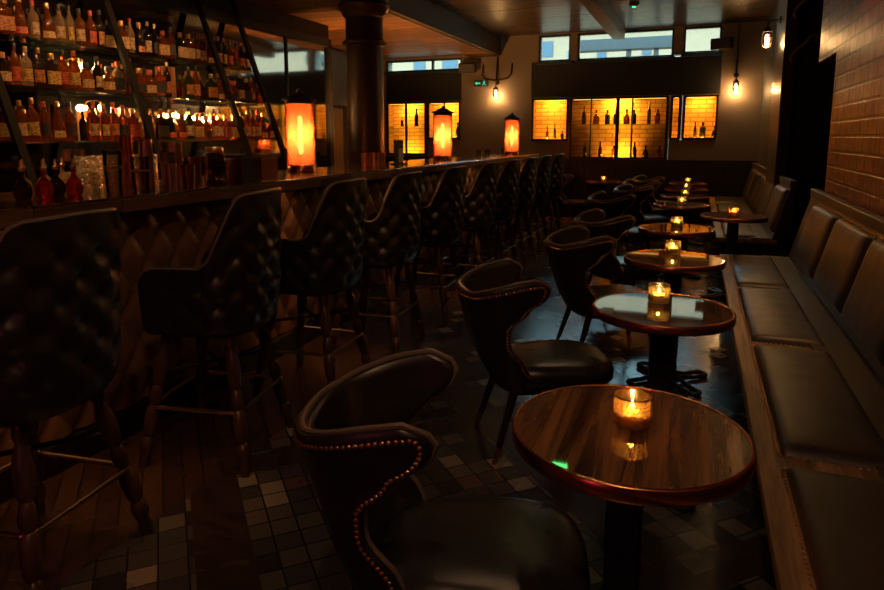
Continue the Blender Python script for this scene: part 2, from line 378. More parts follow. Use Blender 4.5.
# lit display niches (recessed into the far wall)
def niche(label, x0, x1, z0, z1, mull, shelf, depth=.27):
    e = thing('display_niche', label, 'display cabinet', (x0, FY, z0)); W, H = x1 - x0, z1 - z0; D = depth
    m = MB(); m.box(0, W, D, D + .02, 0, H); m.build('brick_lining', 'amberbrick', e, smooth=0)
    MB().box(0, W, 0, D, -.018, 0).box(0, W, 0, D, H, H + .018).box(-.018, 0, 0, D, 0, H).box(W, W + .018, 0, D, 0, H).build('niche_casing', 'benchwood', e, smooth=0)
    f = MB(); t = .03
    for a in ((0, W, 0, t), (0, W, H - t, H), (0, t, 0, H), (W - t, W, 0, H)): f.box(a[0], a[1], -.02, .02, a[2], a[3])
    for b, bw in mull: f.box(b - bw, b + bw, -.02, .02, 0, H)
    f.build('niche_frame', 'black', e, .003)
    if shelf: MB().box(.01, W - .01, .06, D - .01, shelf, shelf + .012).build('niche_shelf', 'shelfglass', e, smooth=0)
    # amber strip lamp hidden behind the head of the frame, washing the bricks
    MB().box(.05, W - .05, .03, .05, H - .035, H - .02).build('strip_lamp', M['strip'], e, smooth=0)
    for z, s in ((H - .04, 1),):
        light('strip_light', 'AREA', (W / 2, .07, z), NP * W, (1., .37, .03), parent=e, rot=aim((0, .62, -1)), shape='RECTANGLE', size=W - .1, size_y=.05)
    light('strip_light', 'AREA', (W / 2, .07, .03), NP * .55 * W, (1., .37, .03), parent=e, rot=aim((0, .62, 1)), shape='RECTANGLE', size=W - .1, size_y=.05)
    return e
M['strip'] = emit('amber_strip', (1., .5, .08), 2.)
NP = 12.
niche('small amber-lit brick niche at the left end of the wide display', -2.88, -2.21, 1.385, 2.145, [], None)
niche('largest amber-lit brick niche with a glass bottle shelf, centre of the wide display', -2.17, -.50, 1.065, 2.145, [(.12 + .25, .012), (.83, .03), (1.08, .012)], .60)
niche('narrow amber niche right beside the large shelf niche', -.455, -.30, 1.41, 2.145, [], None)
niche('small square amber-lit niche at the right end of the wide display', -.255, .285, 1.41, 2.145, [], None)
niche('amber-lit niche seen just right of the iron column', -5.86, -5.01, 1.10, 2.13, [(.42, .02)], .55)
niche('amber niche behind the middle bar lantern', -4.97, -4.29, 1.41, 2.13, [(.35, .015)], None)

# street seen through the upper windows
e = thing('building', 'pale stone building across the street, seen through the upper windows', 'building', (-2.5, 19.5, 0))
MB().box(-14, 14, 0, 1., -1, 5.6).box(-14, 14, -.15, 0, 4.55, 4.72).build('facade', 'facade', e, smooth=0)
for x, z, w_, h_ in ((-1.98, 3.82, .32, .45), (-1.2, 3.72, .3, .25), (-.35, 3.72, .25, .3), (.9, 3.75, .25, .25), (1.75, 3.75, .22, .6), (-6.2, 3.6, .4, .3), (-5.2, 3.6, .5, .3), (-3.9, 3.6, .3, .3)):
    o = MB().box(x, x + w_, -.03, .02, z, z + h_).build('window', 'facade_glass', e, smooth=0)
struct(MB().box(-18, 14, FY + .4, 40, -1.2, -1.1).build('floor', 'street', smooth=0))
tg = MB().box(-2.6, -.44, 14.2, 14.5, 3.26, 3.50).box(-1.5, -1.4, 14.3, 14.4, -1, 3.36).box(-.95, -.85, 14.3, 14.4, -1, 3.36).build('sign_board', 'black_l', None, .01)
tag(tg, 'dark horizontal board outside, crossing the middle upper window', 'board')

# beams
b = MB().box(-3.53, -3.49, -2.6, FY - .01, SZ - .02, CZ).box(-4.12, -3.49, -2.6, FY - .01, SZ - .04, SZ - .001)
struct(b.build('trim_2', 'beam', None, .006))
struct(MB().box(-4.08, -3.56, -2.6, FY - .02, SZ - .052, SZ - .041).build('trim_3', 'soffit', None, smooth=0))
struct(MB().box(-1.44, -1.24, -2.6, FY - .25, 3.09, CZ - .001).build('trim_4', 'beam_brown', None, .012))
# right side: brick wall, lintel, dark opening, pier, far panelling
WX = .96
struct(MB().box(WX, WX + .3, -2.6, 5.85, 0, 3.4).build('wall_right', 'brick', smooth=0))
struct(MB().box(WX, WX + .3, 5.85, 6.65, 2.10, 3.4).build('wall_right', 'brick', smooth=0))
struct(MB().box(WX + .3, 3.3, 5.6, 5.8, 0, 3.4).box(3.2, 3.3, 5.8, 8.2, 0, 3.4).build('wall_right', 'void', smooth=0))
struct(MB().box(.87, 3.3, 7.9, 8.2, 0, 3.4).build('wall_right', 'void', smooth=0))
struct(MB().box(.93, 1.3, 8.2, FY + .3, 0, 3.4).build('wall_right', 'bluegrey', smooth=0))
struct(MB().box(.80, .92, 7.86, 8.8, 0, CZ).build('trim_5', 'pierwood', None, .01))
struct(MB().box(.90, .928, 8.8, FY - .002, 0, 1.02).build('trim_6', 'darkpanel', None, .004))

# ------------------------------------------------------------------ bar
by0, by1 = -1.2, 10.45
BZ = 1.18
e = thing('bar_counter', 'long dark wooden bar with quilted front, running the whole left side', 'bar counter', (-2.43, by0, 0)); L = by1 - by0
MB().box(-.74, 0, 0, L, BZ - .075, BZ).build('counter_top', 'bartop', e, .008)
MB().box(-.012, .006, 0, L, BZ - .074, BZ - .012).build('edge_band', 'baredge', e, .004)
MB().box(-.68, -.14, .05, L - .05, .0, BZ - .075).build('bar_body', 'blackwood', e, .004)
# quilted front: diamond padding
nu, nv = int(L / .02), 56
def dia(u, v, s=.19, k=1.5):
    a = (u / s + v / (s * k)); b_ = (u / s - v / (s * k))
    fa = abs(a - round(a)); fb = abs(b_ - round(b_)); return 1 - math.exp(-min(fa, fb) * 9)
P = []
for i in range(nu + 1):
    row = []
    for j in range(nv + 1):
        y = .05 + (L - .1) * i / nu; z = .14 + (BZ - .075 - .14) * j / nv
        row.append((-.135 + .038 * dia(y, z), y, z))
    P.append(row)
MB().grid(P).build('quilted_front', 'quilt', e, smooth=60)
MB().box(-.14, -.08, .05, L - .05, 0, .13).build('kickboard', 'blackwood', e, .004)

# back counter and mirrored back bar
MB_ = MB().box(-4.86, -4.12, .2, 7.9, .9, .95).box(-4.84, -4.16, .25, 7.85, .0, .9)
o = MB_.build('back_counter', 'blackwood', None, .006); tag(o, 'black back counter beneath the bottle shelves behind the bar', 'counter')
struct(MB().box(-5.1, -4.9, -2.6, 8.05, 0, SZ).build('wall_left', 'void', smooth=0))
e = thing('bar_mirror', 'tall smoked mirror in a black frame behind the bottle shelves', 'mirror', (-4.9, 0, 0))
MB().box(.001, .012, -.8, 8.02, .96, 2.72).build('mirror_glass', 'mirror', e, smooth=0)
MB().box(.001, .05, -.8, 8.04, 2.69, 2.80).box(.001, .05, 7.96, 8.04, .95, 2.72).box(.001, .03, 6.98, 7.02, .95, 2.72).build('mirror_frame', 'black', e, .003)

SH = [(1.42, -4.36), (1.815, -4.50), (2.18, -4.64)]
sy0, sy1 = 1.6, 6.12
for i, (z, xf) in enumerate(SH):
    o = MB().box(-4.858, xf, sy0, sy1, z - .014, z - .0005).build('glass_shelf', 'shelfglass', None, .002)
    tag(o, ['lowest long glass bottle shelf behind the bar', 'middle long glass bottle shelf behind the bar', 'top long glass bottle shelf behind the bar'][i], 'shelf', 'glass shelves of the back bar')
for k, y in enumerate((1.75, 3.03, 4.2, 5.39, 5.98)):
    m = MB(); hw = .03; dp = .045; vs = []
    for z in (.952, 2.985):
        for dx in (.006, dp):
            for dy in (-hw, hw): vs.append((-4.3 - .365 * (z - 1.34) + dx, y + dy, z))
    m.add(vs, [(0, 1, 3, 2), (4, 6, 7, 5), (0, 4, 5, 1), (2, 3, 7, 6), (0, 2, 6, 4), (1, 5, 7, 3)])
    tag(m.build('leaning_strut', 'mattblack', None, .003), ['leaning black strut in front of the shelves, out of view at left', 'leaning black strut crossing the shelves at the left edge', 'leaning black strut crossing the middle of the bottle shelves', 'leaning black strut at the right part of the bottle shelves', 'rightmost leaning black strut at the end of the bottle shelves'][k], 'strut', 'leaning struts of the back bar')

# ---- bottles
def prof(kind):
    P_ = {'round': [(0, 0), (.036, 0), (.038, .006), (.038, .17), (.034, .19), (.016, .215), (.0135, .225), (.0135, .27), (0, .27)],
          'squat': [(0, 0), (.045, 0), (.048, .01), (.048, .10), (.040, .13), (.018, .155), (.015, .16), (.015, .19), (0, .19)],
          'tall': [(0, 0), (.032, 0), (.034, .006), (.034, .20), (.028, .225), (.014, .255), (.012, .27), (.012, .315), (0, .315)],
          'bell': [(0, 0), (.044, 0), (.046, .01), (.042, .06), (.030, .15), (.018, .20), (.014, .21), (.014, .25), (0, .25)],
          'sq': [(0, 0), (.046, 0), (.048, .006), (.048, .15), (.043, .168), (.017, .182), (.0145, .19), (.0145, .225), (0, .225)]}
    return P_[kind]
CAPZ = {'round': (.27, .015), 'squat': (.19, .022), 'tall': (.315, .0135), 'bell': (.25, .017), 'sq': (.225, .018)}
LABZ = {'round': (.04, .13, .0385), 'squat': (.025, .085, .0485), 'tall': (.04, .15, .0345), 'bell': (.025, .07, .0455), 'sq': (.03, .12, .0485)}
NAMES = {'round': 'round-shouldered', 'squat': 'squat', 'tall': 'tall slim', 'bell': 'bell-shaped', 'sq': 'square-sided'}
cache = {}
def getmesh(key, fn):
    if key not in cache: cache[key] = fn()
    return cache[key]
def bottle(kind, glass, lab, cap, label, loc, rz, group, scale=1., name='spirit_bottle', cat='bottle'):
    e = thing(name, label, cat, loc, rz, group); e.scale = (scale,) * 3
    n = 4 if kind == 'sq' else 16
    def mk():
        if kind == 'sq':
            m = MB(); m.lathe(prof('sq')[:6], 20); m.lathe(prof('sq')[5:], 12)
            def q(p):
                x, y, z = p; r = math.hypot(x, y)
                if r < .03: return p
                k = 1 / max(abs(x), abs(y)) * r; k = min(k, 1.22) ; return (x * k * .82, y * k * .82, z)
            m.v = [q(p) for p in m.v]; return m.mesh('bottle_body', glass)
        return MB().lathe(prof(kind), 16).mesh('bottle_body', glass)
    link('bottle_body', getmesh((kind, glass), mk), e)
    z0, z1, r = LABZ[kind]
    if lab:
        def ml():
            m = MB(); G = []
            for i in range(9):
                a = -1.05 + 2.1 * i / 8; rr = r + .0008
                if kind == 'sq': rr = .0405 / max(math.cos(a), .72)
                G.append([(rr * math.cos(a), rr * math.sin(a), z0), (rr * math.cos(a), rr * math.sin(a), z1)])
            if kind == 'bell': G = [[(a[0], a[1], a[2]), (b_[0] * .91, b_[1] * .91, b_[2])] for a, b_ in G]
            m.grid(G); return m.mesh('bottle_label', lab)
        link('bottle_label', getmesh((kind, lab, 'l'), ml), e)
    cz, cr_ = CAPZ[kind]
    link('bottle_cap', getmesh((kind, cap, 'c'), lambda: MB().lathe([(0, cz - .02), (cr_, cz - .02), (cr_ * 1.05, cz), (cr_ * 1.05, cz + .016), (cr_ * .9, cz + .02), (0, cz + .02)], 12).mesh('bottle_cap', cap)), e)
    return e
GL = [('g_amber', 'amber'), ('g_amber', 'amber'), ('g_amber', 'amber'), ('g_dark', 'dark brown'), ('g_clear', 'pale gold'), ('g_dark', 'dark brown'), ('g_amber', 'amber'), ('g_green', 'green'), ('g_amber', 'amber'), ('g_amber', 'amber')]
LB = [('cream', 'cream'), ('cream', 'cream'), ('orange_l', 'orange'), ('yellow_l', 'yellow'), ('black_l', 'black'), ('red_l', 'red')]
CP = ['gold', 'black_l', 'cork', 'red_l']
def presentation_box(label, loc, w_, h_, mat, group=None):
    e = thing('presentation_box', label, 'box', loc, 0, group)
    MB().box(-.045, .045, -w_ / 2, w_ / 2, 0, h_).build('box_body', mat, e, .004)
    MB().box(.045, .0475, -w_ / 4, w_ / 4, h_ * .25, h_ * .5).build('box_label', 'orange_l', e, smooth=0)
    return e
names3 = ['lowest', 'middle', 'top']
boxes = {(2, 0): (.16, .36, 'oakbox'), (0, 12): (.15, .28, 'oakbox'), (1, 17): (.16, .29, 'oakbox'), (1, 20): (.11, .28, 'oakbox'), (0, 6): (.09, .28, 'black_l')}
for si, (z, xf) in enumerate(SH):
    y = 3.07; k = 0; pr_ = 0
    while y < sy1 - .08:
        nm = ORD[k] if k < len(ORD) else 'last'
        if (si, k) in boxes:
            w_, h_, mt = boxes[(si, k)]; h_ = min(h_, .31 if si < 2 else .4)
            y += .0 if min(abs(y + w_ / 2 - .04 - q) for q in (3.03, 4.2, 5.39, 5.98)) > .12 else 0.
            presentation_box('%s presentation box, %s item from the left on the %s glass shelf' % ('black' if mt == 'black_l' else 'reddish wooden', nm, names3[si]), ((xf - 4.86) / 2 - .03, y + w_ / 2 - .04, z), w_, h_, mt)
            y += w_ + .03; k += 1; continue
        kind = random.choice(['round', 'round', 'squat', 'tall', 'bell', 'sq', 'sq', 'round'])
        g, gn = random.choice(GL); lb, ln = random.choice(LB); cp = random.choice(CP)
        if si == 2 and kind == 'squat': kind = 'round'
        rad = {'tall': .036, 'squat': .056, 'sq': .0535, 'bell': .054, 'round': .043}[kind]; y += rad if k else 0
        sc = {'tall': .95, 'squat': 1.1, 'sq': 1.1, 'bell': 1.1, 'round': 1.05}[kind] * random.uniform(.94, 1.03)
        bottle(kind, g, lb, cp, '%s %s bottle with %s label, %s from left on the %s glass shelf' % (gn, NAMES[kind], ln, nm, names3[si]),
               (xf - .082 - (.03 if si < 2 else 0) - (.02 if min(abs(y - q) for q in (3.03, 4.2, 5.39, 5.98)) < .08 else 0), y, z), random.uniform(-.6, .2), 'bottles on the %s back bar shelf' % names3[si], sc)
        y += rad + random.choice([.004, .006, .01, .02]); k += 1
# second rank of darker bottles at the back of the low shelves
for si in (0, 1):
    z, xf = SH[si]; y = 3.12; k = 0
    while y < sy1 - .12:
        kind = random.choice(['round', 'tall', 'round'])
        ok = not any(abs(y - 3.07 - 0) < 0 for _ in (0,))
        g, gn = random.choice(GL)
        bottle(kind, g, None, random.choice(CP), '%s %s bottle in the rear rank, %s from left, %s glass shelf' % (gn.split()[-1], NAMES[kind].split()[-1], ORD[k], names3[si]),
               (-4.822, y, z), 0, 'rear rank on the %s back bar shelf' % names3[si], random.uniform(.82, .9))
        y += .17; k += 1

# warm bulbs among the bottles
for i, (y, z, xx) in enumerate([(3.98, 2.04, -4.80), (4.13, 1.70, -4.80), (5.02, 1.66, -4.83), (5.17, 1.66, -4.83), (5.46, 1.64, -4.83), (5.62, 1.64, -4.83)]):
    e = thing('shelf_bulb', ['glowing bulb under the top glass shelf, near the leaning strut', 'glowing bulb behind the lowest-shelf bottles beside the second strut', 'left bulb of the glowing pair left of the third strut',
              'right bulb of the glowing pair left of the third strut', 'left bulb of the glowing pair right of the third strut', 'right bulb of the glowing pair right of the third strut'][i], 'bulb', (xx, y, z), 0, 'bulbs behind the bottles')
    MB().lathe([(0, -.022), (.014, -.018), (.020, 0), (.016, .014), (.009, .024), (0, .024)], 12).build('bulb', 'bulbglow', e)
    MB().lathe([(0, .022), (.011, .022), (.011, .05), (0, .05)], 10).tube([(0, 0, .045), (-.03, 0, .06), (xx and -4.885 - xx, 0, .06)], .005).build('socket', 'brass', e)
    light('bulb_light', 'POINT', (.06, 0, 0), 4.5, (1., .56, .20), .03, e)

# ---- things standing on the bar
def barloc(px, d=0): return px
def dasher(label, loc, g, s=1.):
    e = thing('bitters_bottle', label, 'bottle', loc, 0, 'bitters bottles at the near end of the bar'); e.scale = (s,) * 3
    MB().lathe([(0, 0), (.022, 0), (.030, .012), (.033, .035), (.028, .058), (.012, .078), (.009, .085), (.009, .115), (0, .115)], 18).build('bottle_body', g, e)
    MB().lathe([(0, .11), (.011, .11), (.012, .122), (.006, .128), (.004, .15), (0, .152)], 12).build('dasher_top', 'brass', e)
for lb, x, y, g in [('dark bitters bottle with brass spout, leftmost of the row on the bar', -2.70, 1.90, 'g_dark'), ('bright red bitters bottle with brass spout near the bar left end', -2.68, 1.985, 'g_red'),
                    ('dark bitters bottle between the two red ones on the bar', -2.74, 2.09, 'g_dark'), ('brownish red bitters bottle, rightmost of the row on the bar', -2.70, 2.15, 'g_red'),
                    ('clear bitters bottle standing behind the dark one between the reds', -2.92, 2.17, 'g_clear'), ('clear bitters bottle behind the brownish red one', -2.94, 2.28, 'g_clear'),
                    ('clear bitters bottle behind the leftmost dark one', -2.86, 2.02, 'g_clear')]:
    dasher(lb, (x, y, BZ), g, 1.12)
# crate of cut-glass tumblers on the back counter
k = 0
for i in range(3):
    for j in range(7):
        e = thing('tumbler', 'small clear cut-glass tumbler in the packed rows on the service ledge', 'glass', (-3.02 + .0 - i * .0, 2.46 + j * .078, BZ + i * .088 * .5 if 0 else BZ + 0), 0, 'packed rows of tumblers') if i == 0 else None
        if e is None: continue
        m = MB(); G = []
        for a in range(16):
            th = 2 * pi * a / 16; ro = .035 + (.0022 if a % 2 else -.0012); 
            G.append([(0, 0, .004), (.025 * math.cos(th), .025 * math.sin(th), .004), (ro * .86 * math.cos(th), ro * .86 * math.sin(th), 0), (ro * math.cos(th), ro * math.sin(th), .085), ((ro - .003) * math.cos(th), (ro - .003) * math.sin(th), .085), (.026 * math.cos(th), .026 * math.sin(th), .014), (0, 0, .012)])
        m.grid(G, closeu=True); link('tumbler_body', getmesh('tumb', lambda: m.mesh('tumbler_body', 'cutglass')), e)
        if True:
            e2 = thing('tumbler', 'small clear tumbler standing on another in the packed rows', 'glass', (-3.02, 2.46 + j * .078, BZ + .0855), 0, 'upper packed row of tumblers'); link('tumbler_body', cache['tumb'], e2)
            e3 = thing('tumbler', 'small clear tumbler in the rear of the packed rows', 'glass', (-3.105, 2.46 + j * .078, BZ), 0, 'rear packed row of tumblers'); link('tumbler_body', cache['tumb'], e3)
# shakers, mixing glasses, jiggers
def tin(name, label, loc, r, h, mat, top=1.18, cat='shaker', band=None, tilt=0):
    e = thing(name, label, cat, loc); e.rotation_euler = (tilt, 0, 0)
    MB().lathe([(0, 0), (r * .84, 0), (r * .86, .004), (r * top * .86, h - .004), (r * top * .88, h), (r * top * .84, h), (r * .82, .01), (0, .008)], 24).build('tin_body', mat, e)
    if band: MB().lathe([(r * .9, h * .55), (r * .98, h * .55), (r * 1.0, h * .62), (r * .92, h * .62)], 24).build('band', band, e)
    return e
tin('mixing_glass', 'clear tapered mixing glass among the shakers on the bar', (-2.66, 2.50, BZ), .045, .17, 'clear', cat='glass', band='gold')
tin('mixing_glass', 'clear mixing glass right of the packed tumblers', (-2.78, 2.44, BZ), .045, .20, 'clear', cat='glass', band='pinkcopper')
tin('cocktail_shaker', 'tall rose-copper shaker standing in the middle of the bar tools', (-2.72, 2.60, BZ), .042, .26, 'pinkcopper', .95)
tin('cocktail_shaker', 'tall dark shaker tin behind the clear mixing glass', (-2.88, 2.62, BZ), .042, .28, 'copper', .95)
tin('cocktail_shaker', 'steel shaker tin between the two rose-copper ones', (-2.66, 2.69, BZ), .040, .19, 'steel')
tin('cocktail_shaker', 'short rose-copper tin, nearest the bar edge among the tools', (-2.58, 2.62, BZ), .035, .13, 'pinkcopper')
tin('cocktail_shaker', 'bright rose-copper shaker to the right of the steel tin', (-2.70, 2.79, BZ), .042, .24, 'pinkcopper', .97)
tin('cocktail_shaker', 'short red-copper tin at the front right of the tools', (-2.58, 2.75, BZ), .036, .12, 'copper')
tin('cocktail_shaker', 'copper shaker tin beside the dark storage jar', (-2.66, 2.89, BZ), .037, .16, 'copper', 1.1)
tin('mixing_glass', 'slender clear glass leaning beside the bright copper shaker', (-2.80, 2.90, BZ), .035, .24, 'clear', cat='glass', band='gold')
e = thing('storage_jar', 'large round jar of dark fruit with a pale lid', 'jar', (-2.70, 3.10, BZ))
MB().lathe([(0, 0), (.058, 0), (.066, .01), (.066, .12), (.056, .155), (.044, .165), (.044, .175), (0, .175)], 24).build('jar_body', 'g_dark', e)
MB().lathe([(0, .176), (.05, .176), (.052, .18), (.052, .205), (.048, .21), (0, .212)], 24).build('lid', 'gold', e)
e = thing('napkin_caddy', 'dark square bar caddy with a copper side beside the jar', 'caddy', (-2.66, 3.28, BZ))
MB().box(-.07, .07, -.06, .07, 0, .004).box(-.07, -.064, -.06, .07, 0, .14).box(.064, .07, -.06, .07, 0, .14).box(-.07, .07, .064, .07, 0, .14).build('caddy_body', 'black', e, .002)
MB().box(-.07, .07, -.066, -.06, 0, .14).build('copper_side', 'copper', e, .002)
MB().box(-.055, .055, -.05, .055, .006, .12).build('napkin_stack', 'black_l', e, .003)
e = thing('napkin_caddy', 'copper-sided open bar caddy, left of the nearest lantern', 'caddy', (-2.68, 3.50, BZ))
MB().box(-.08, .08, -.085, .085, 0, .004).box(.074, .08, -.085, .085, 0, .14).box(-.08, .08, .079, .085, 0, .14).box(-.08, .08, -.085, -.079, 0, .14).build('caddy_body', 'copper', e, .002)
MB().box(-.06, .06, -.07, .07, .005, .085).build('napkin_stack', 'benchwood', e, .003)
for i, (x, y) in enumerate([(-2.92, 5.40), (-2.85, 5.46), (-2.94, 5.55), (-2.86, 5.62)]):
    tin('tumbler', ['faceted rose tumbler, nearest of four by the column', 'faceted rose tumbler, bar-edge side of the four by the column', 'faceted rose tumbler, rearmost beside the column', 'faceted rose tumbler closest to the menu holder'][i], (x, y, BZ), .04, .12, 'pinkcopper', cat='glass')
e = thing('menu_holder', 'black menu stand with a white card, right of the column', 'menu', (-2.75, 5.78, BZ))
MB().box(-.01, .01, -.09, .09, 0, .24).build('menu_board', 'black_l', e, .003)
MB().box(.0105, .0125, -.02, .08, .02, .155).build('white_card', 'white', e, smooth=0)
MB().box(-.05, .05, -.09, .09, 0, .012).build('menu_base', 'black', e, .002)
# low items at the far end of the bar
for i, y in enumerate([8.6, 9.0, 9.85, 10.1]):
    tin('tumbler', 'small glass near the far end of the bar, %s from the middle lantern' % ORD[i], (-2.85, y, BZ), .035, .09, 'clear', cat='glass')

# ---- lanterns on the bar
def lantern(label, loc, pw):
    e = thing('bar_lantern', label, 'lantern', loc, 0, 'perforated copper lanterns on the bar'); r = .108; h = .56
    MB().lathe([(0, 0), (r * 1.03, 0), (r * 1.03, .05), (r, .055), (r * .9, .055), (r * .9, .012), (0, .012)], 32).build('lantern_base', 'copper', e)
    m = MB(); NU, NV = 22, 27; z0, z1 = .05, h - .03
    for j in range(NV):
        for i in range(NU):
            if True:
                def p(a, b_): th = 2 * pi * a / NU; return (r * math.cos(th), r * math.sin(th), z0 + (z1 - z0) * b_ / NV)
                if (j % 2) == 0: c = (i + .5, j + 1)
                else: c = (i, j + 1)
                if j >= NV - 1: continue
                m.add([p(c[0] - .5, c[1]), p(c[0], c[1] - 1), p(c[0] + .5, c[1]), p(c[0], c[1] + 1)], [(0, 1, 2, 3)])
    o = m.build('perforated_shade', 'copper', e, smooth=0)
    wf = o.modifiers.new('w', 'WIREFRAME'); wf.thickness = .0085; wf.use_even_offset = False
    MB().lathe([(r * .93, .06), (r * .93, h - .035), (r * .91, h - .035), (r * .91, .06), (r * .93, .06)], 32).build('glow_liner', 'liner', e)  # translucent liner added to spread the tube's glow across the shade
    MB().lathe([(r * .98, h - .04), (r * 1.02, h - .04), (r * 1.02, h - .01), (r * 1.24, h - .012), (r * 1.22, h - .004), (r * .62, h + .026), (r * .6, h + .03), (.018, h + .05), (.018, h + .07), (0, h + .075), (0, h + .04), (r * .98, h - .012)], 32).build('lantern_cap', 'black', e)
    MB().lathe([(0, .14), (.014, .145), (.016, .17), (.016, .40), (.012, .425), (0, .43)], 12).build('lamp_tube', 'tube', e)
    MB().lathe([(0, .012), (.02, .012), (.02, .13), (.012, .14), (0, .14)], 12).build('lamp_holder', 'brass', e)
    light('lantern_light', 'POINT', (0, 0, .28), pw * 1.9, (1., .47, .16), .05, e)
lantern('perforated copper lantern glowing orange, nearest on the bar', (-2.86, 4.25, BZ), 9.)
lantern('perforated copper lantern, middle of three, right of the iron column', (-2.80, 7.10, BZ), 9.)
lantern('perforated copper lantern, farthest of three, near the bar end', (-2.62, 9.5, BZ), 8.)

# ---- iron column
e = thing('iron_column', 'tall dark cast-iron column with moulded capital behind the bar', 'column', (-3.39, 6.30, 0))
MB().lathe([(0, 0), (.212, 0), (.212, .12), (.208, .16), (.205, .2), (.20, 1.5), (.195, 2.42)], 40).build('shaft', 'colmetal', e)
MB().lathe([(.195, 2.42), (.235, 2.43), (.24, 2.455), (.205, 2.475), (.20, 2.50), (.20, 2.70), (.225, 2.72), (.23, 2.74), (.245, 2.77), (.275, 2.80), (.28, 2.83), (.25, 2.86), (.27, 2.90), (.27, 2.935), (0, 2.935)], 40).build('capital', 'colmetal', e)

# left rear corner beyond the mirror
o = thing('door_leaf', 'tan-painted door leaf standing open beyond the mirror', 'door', (-5.98, 9.75, 0))
MB().box(0, .045, 0, .42, .01, 1.95).build('door_panel', 'tan', o, .004)
MB().box(.045, .07, .03, .05, .95, 1.1).build('door_handle', 'brass', o, .003)
o = MB().box(-6.0, -5.93, 9.1, 10.35, 2.0, 2.93).box(-5.93, -5.92, 9.16, 10.29, 2.06, 2.87).build('wall_panel', 'bluegrey', None, .004); tag(o, 'blue-grey wall panel above the tan door beyond the mirror', 'panel')

# ------------------------------------------------------------------ seating shells
def trunc(poly, xe):
    """poly: points from rear centre (y=0) forward along one side; keep until x > xe"""
    out = [poly[0]]
    for a, b_ in zip(poly, poly[1:]):
        if b_[0] <= xe: out.append(b_)
        else:
            t = (xe - a[0]) / (b_[0] - a[0]) if b_[0] > a[0] else 0
            if 0 < t <= 1: out.append((xe, a[1] + t * (b_[1] - a[1])))
            break
    return out
def resample(poly, n):
    d = [0]
    for a, b_ in zip(poly, poly[1:]): d.append(d[-1] + math.hypot(b_[0] - a[0], b_[1] - a[1]))
    out = []; j = 0
    for i in range(n + 1):
        s = d[-1] * i / n
        while j < len(d) - 2 and d[j + 1] < s: j += 1
        t = (s - d[j]) / max(d[j + 1] - d[j], 1e-9); a, b_ = poly[j], poly[j + 1]
        out.append((a[0] + t * (b_[0] - a[0]), a[1] + t * (b_[1] - a[1])))
    return out
def half_u(xr, x0, hw, front, ex=.75, ey=.75, n=26):
    pts = []
    for i in range(n + 1):
        a = pi / 2 * i / n; pts.append((x0 - (x0 - xr) * max(math.cos(a), 0) ** ex, hw * math.sin(a) ** ey))
    pts.append((front, hw * .98)); return pts
def lerp(tab, z):
    for (a, b_), (c, d_) in zip(tab, tab[1:]):
        if z <= c: t = (z - a) / (c - a); t = max(0, min(1, t)); t = t * t * (3 - 2 * t) if True else t; return b_ + t * (d_ - b_)
    return tab[-1][1]
def ilerp(tab, z):
    for (a, b_), (c, d_) in zip(tab, tab[1:]):
        if z <= c: t = max(0, min(1, (z - a) / (c - a))); return b_ + t * (d_ - b_)
    return tab[-1][1]
def domes(m, pts, nrm, r=.0068):
    for p, n_ in zip(pts, nrm):
        q = Vector(n_).to_track_quat('Z', 'Y').to_matrix().to_4x4()
        m.lathe([(r, 0), (r * .8, r * .45), (r * .35, r * .7), (0, r * .75)], 6, Matrix.Translation(p) @ q)

# ---- wing chair (faces +X)
ZT = .80
def wing_shell(nu=18, nv=24, off=0.):
    rows = []
    for j in range(nv + 1):
        v = j / nv; v = v + .12 * math.sin(2 * pi * v) / (2 * pi) * 0; z = .33 + (ZT - .33) * v
        xr = ilerp([(.33, -.25), (.45, -.32), (.6, -.375), (.8, -.43)], z) + off
        hw = ilerp([(.33, .185), (.5, .215), (.66, .232), (.8, .265)], z) - off
        xe = lerp([(.33, -.04), (.36, -.06), (.44, -.15), (.54, -.225), (.60, -.225), (.67, -.15), (.725, -.075), (.755, -.055), (.775, -.065), (.79, -.09), (.80, -.13)], z)
        h = resample(trunc(half_u(xr, -.12 if z > .6 else -.14, hw, .2), xe), nu)
        def zz(i):
            s_ = i / nu; top = ilerp([(0, .775), (.35, .775), (.8, .83), (1., .845)], s_); return .31 + (top - .31) * v
        full = [(x, -y, zz(nu - i)) for i, (x, y) in enumerate(h[::-1])] + [(x, y, zz(i + 1)) for i, (x, y) in enumerate(h[1:])]
        rows.append(full)
    return rows
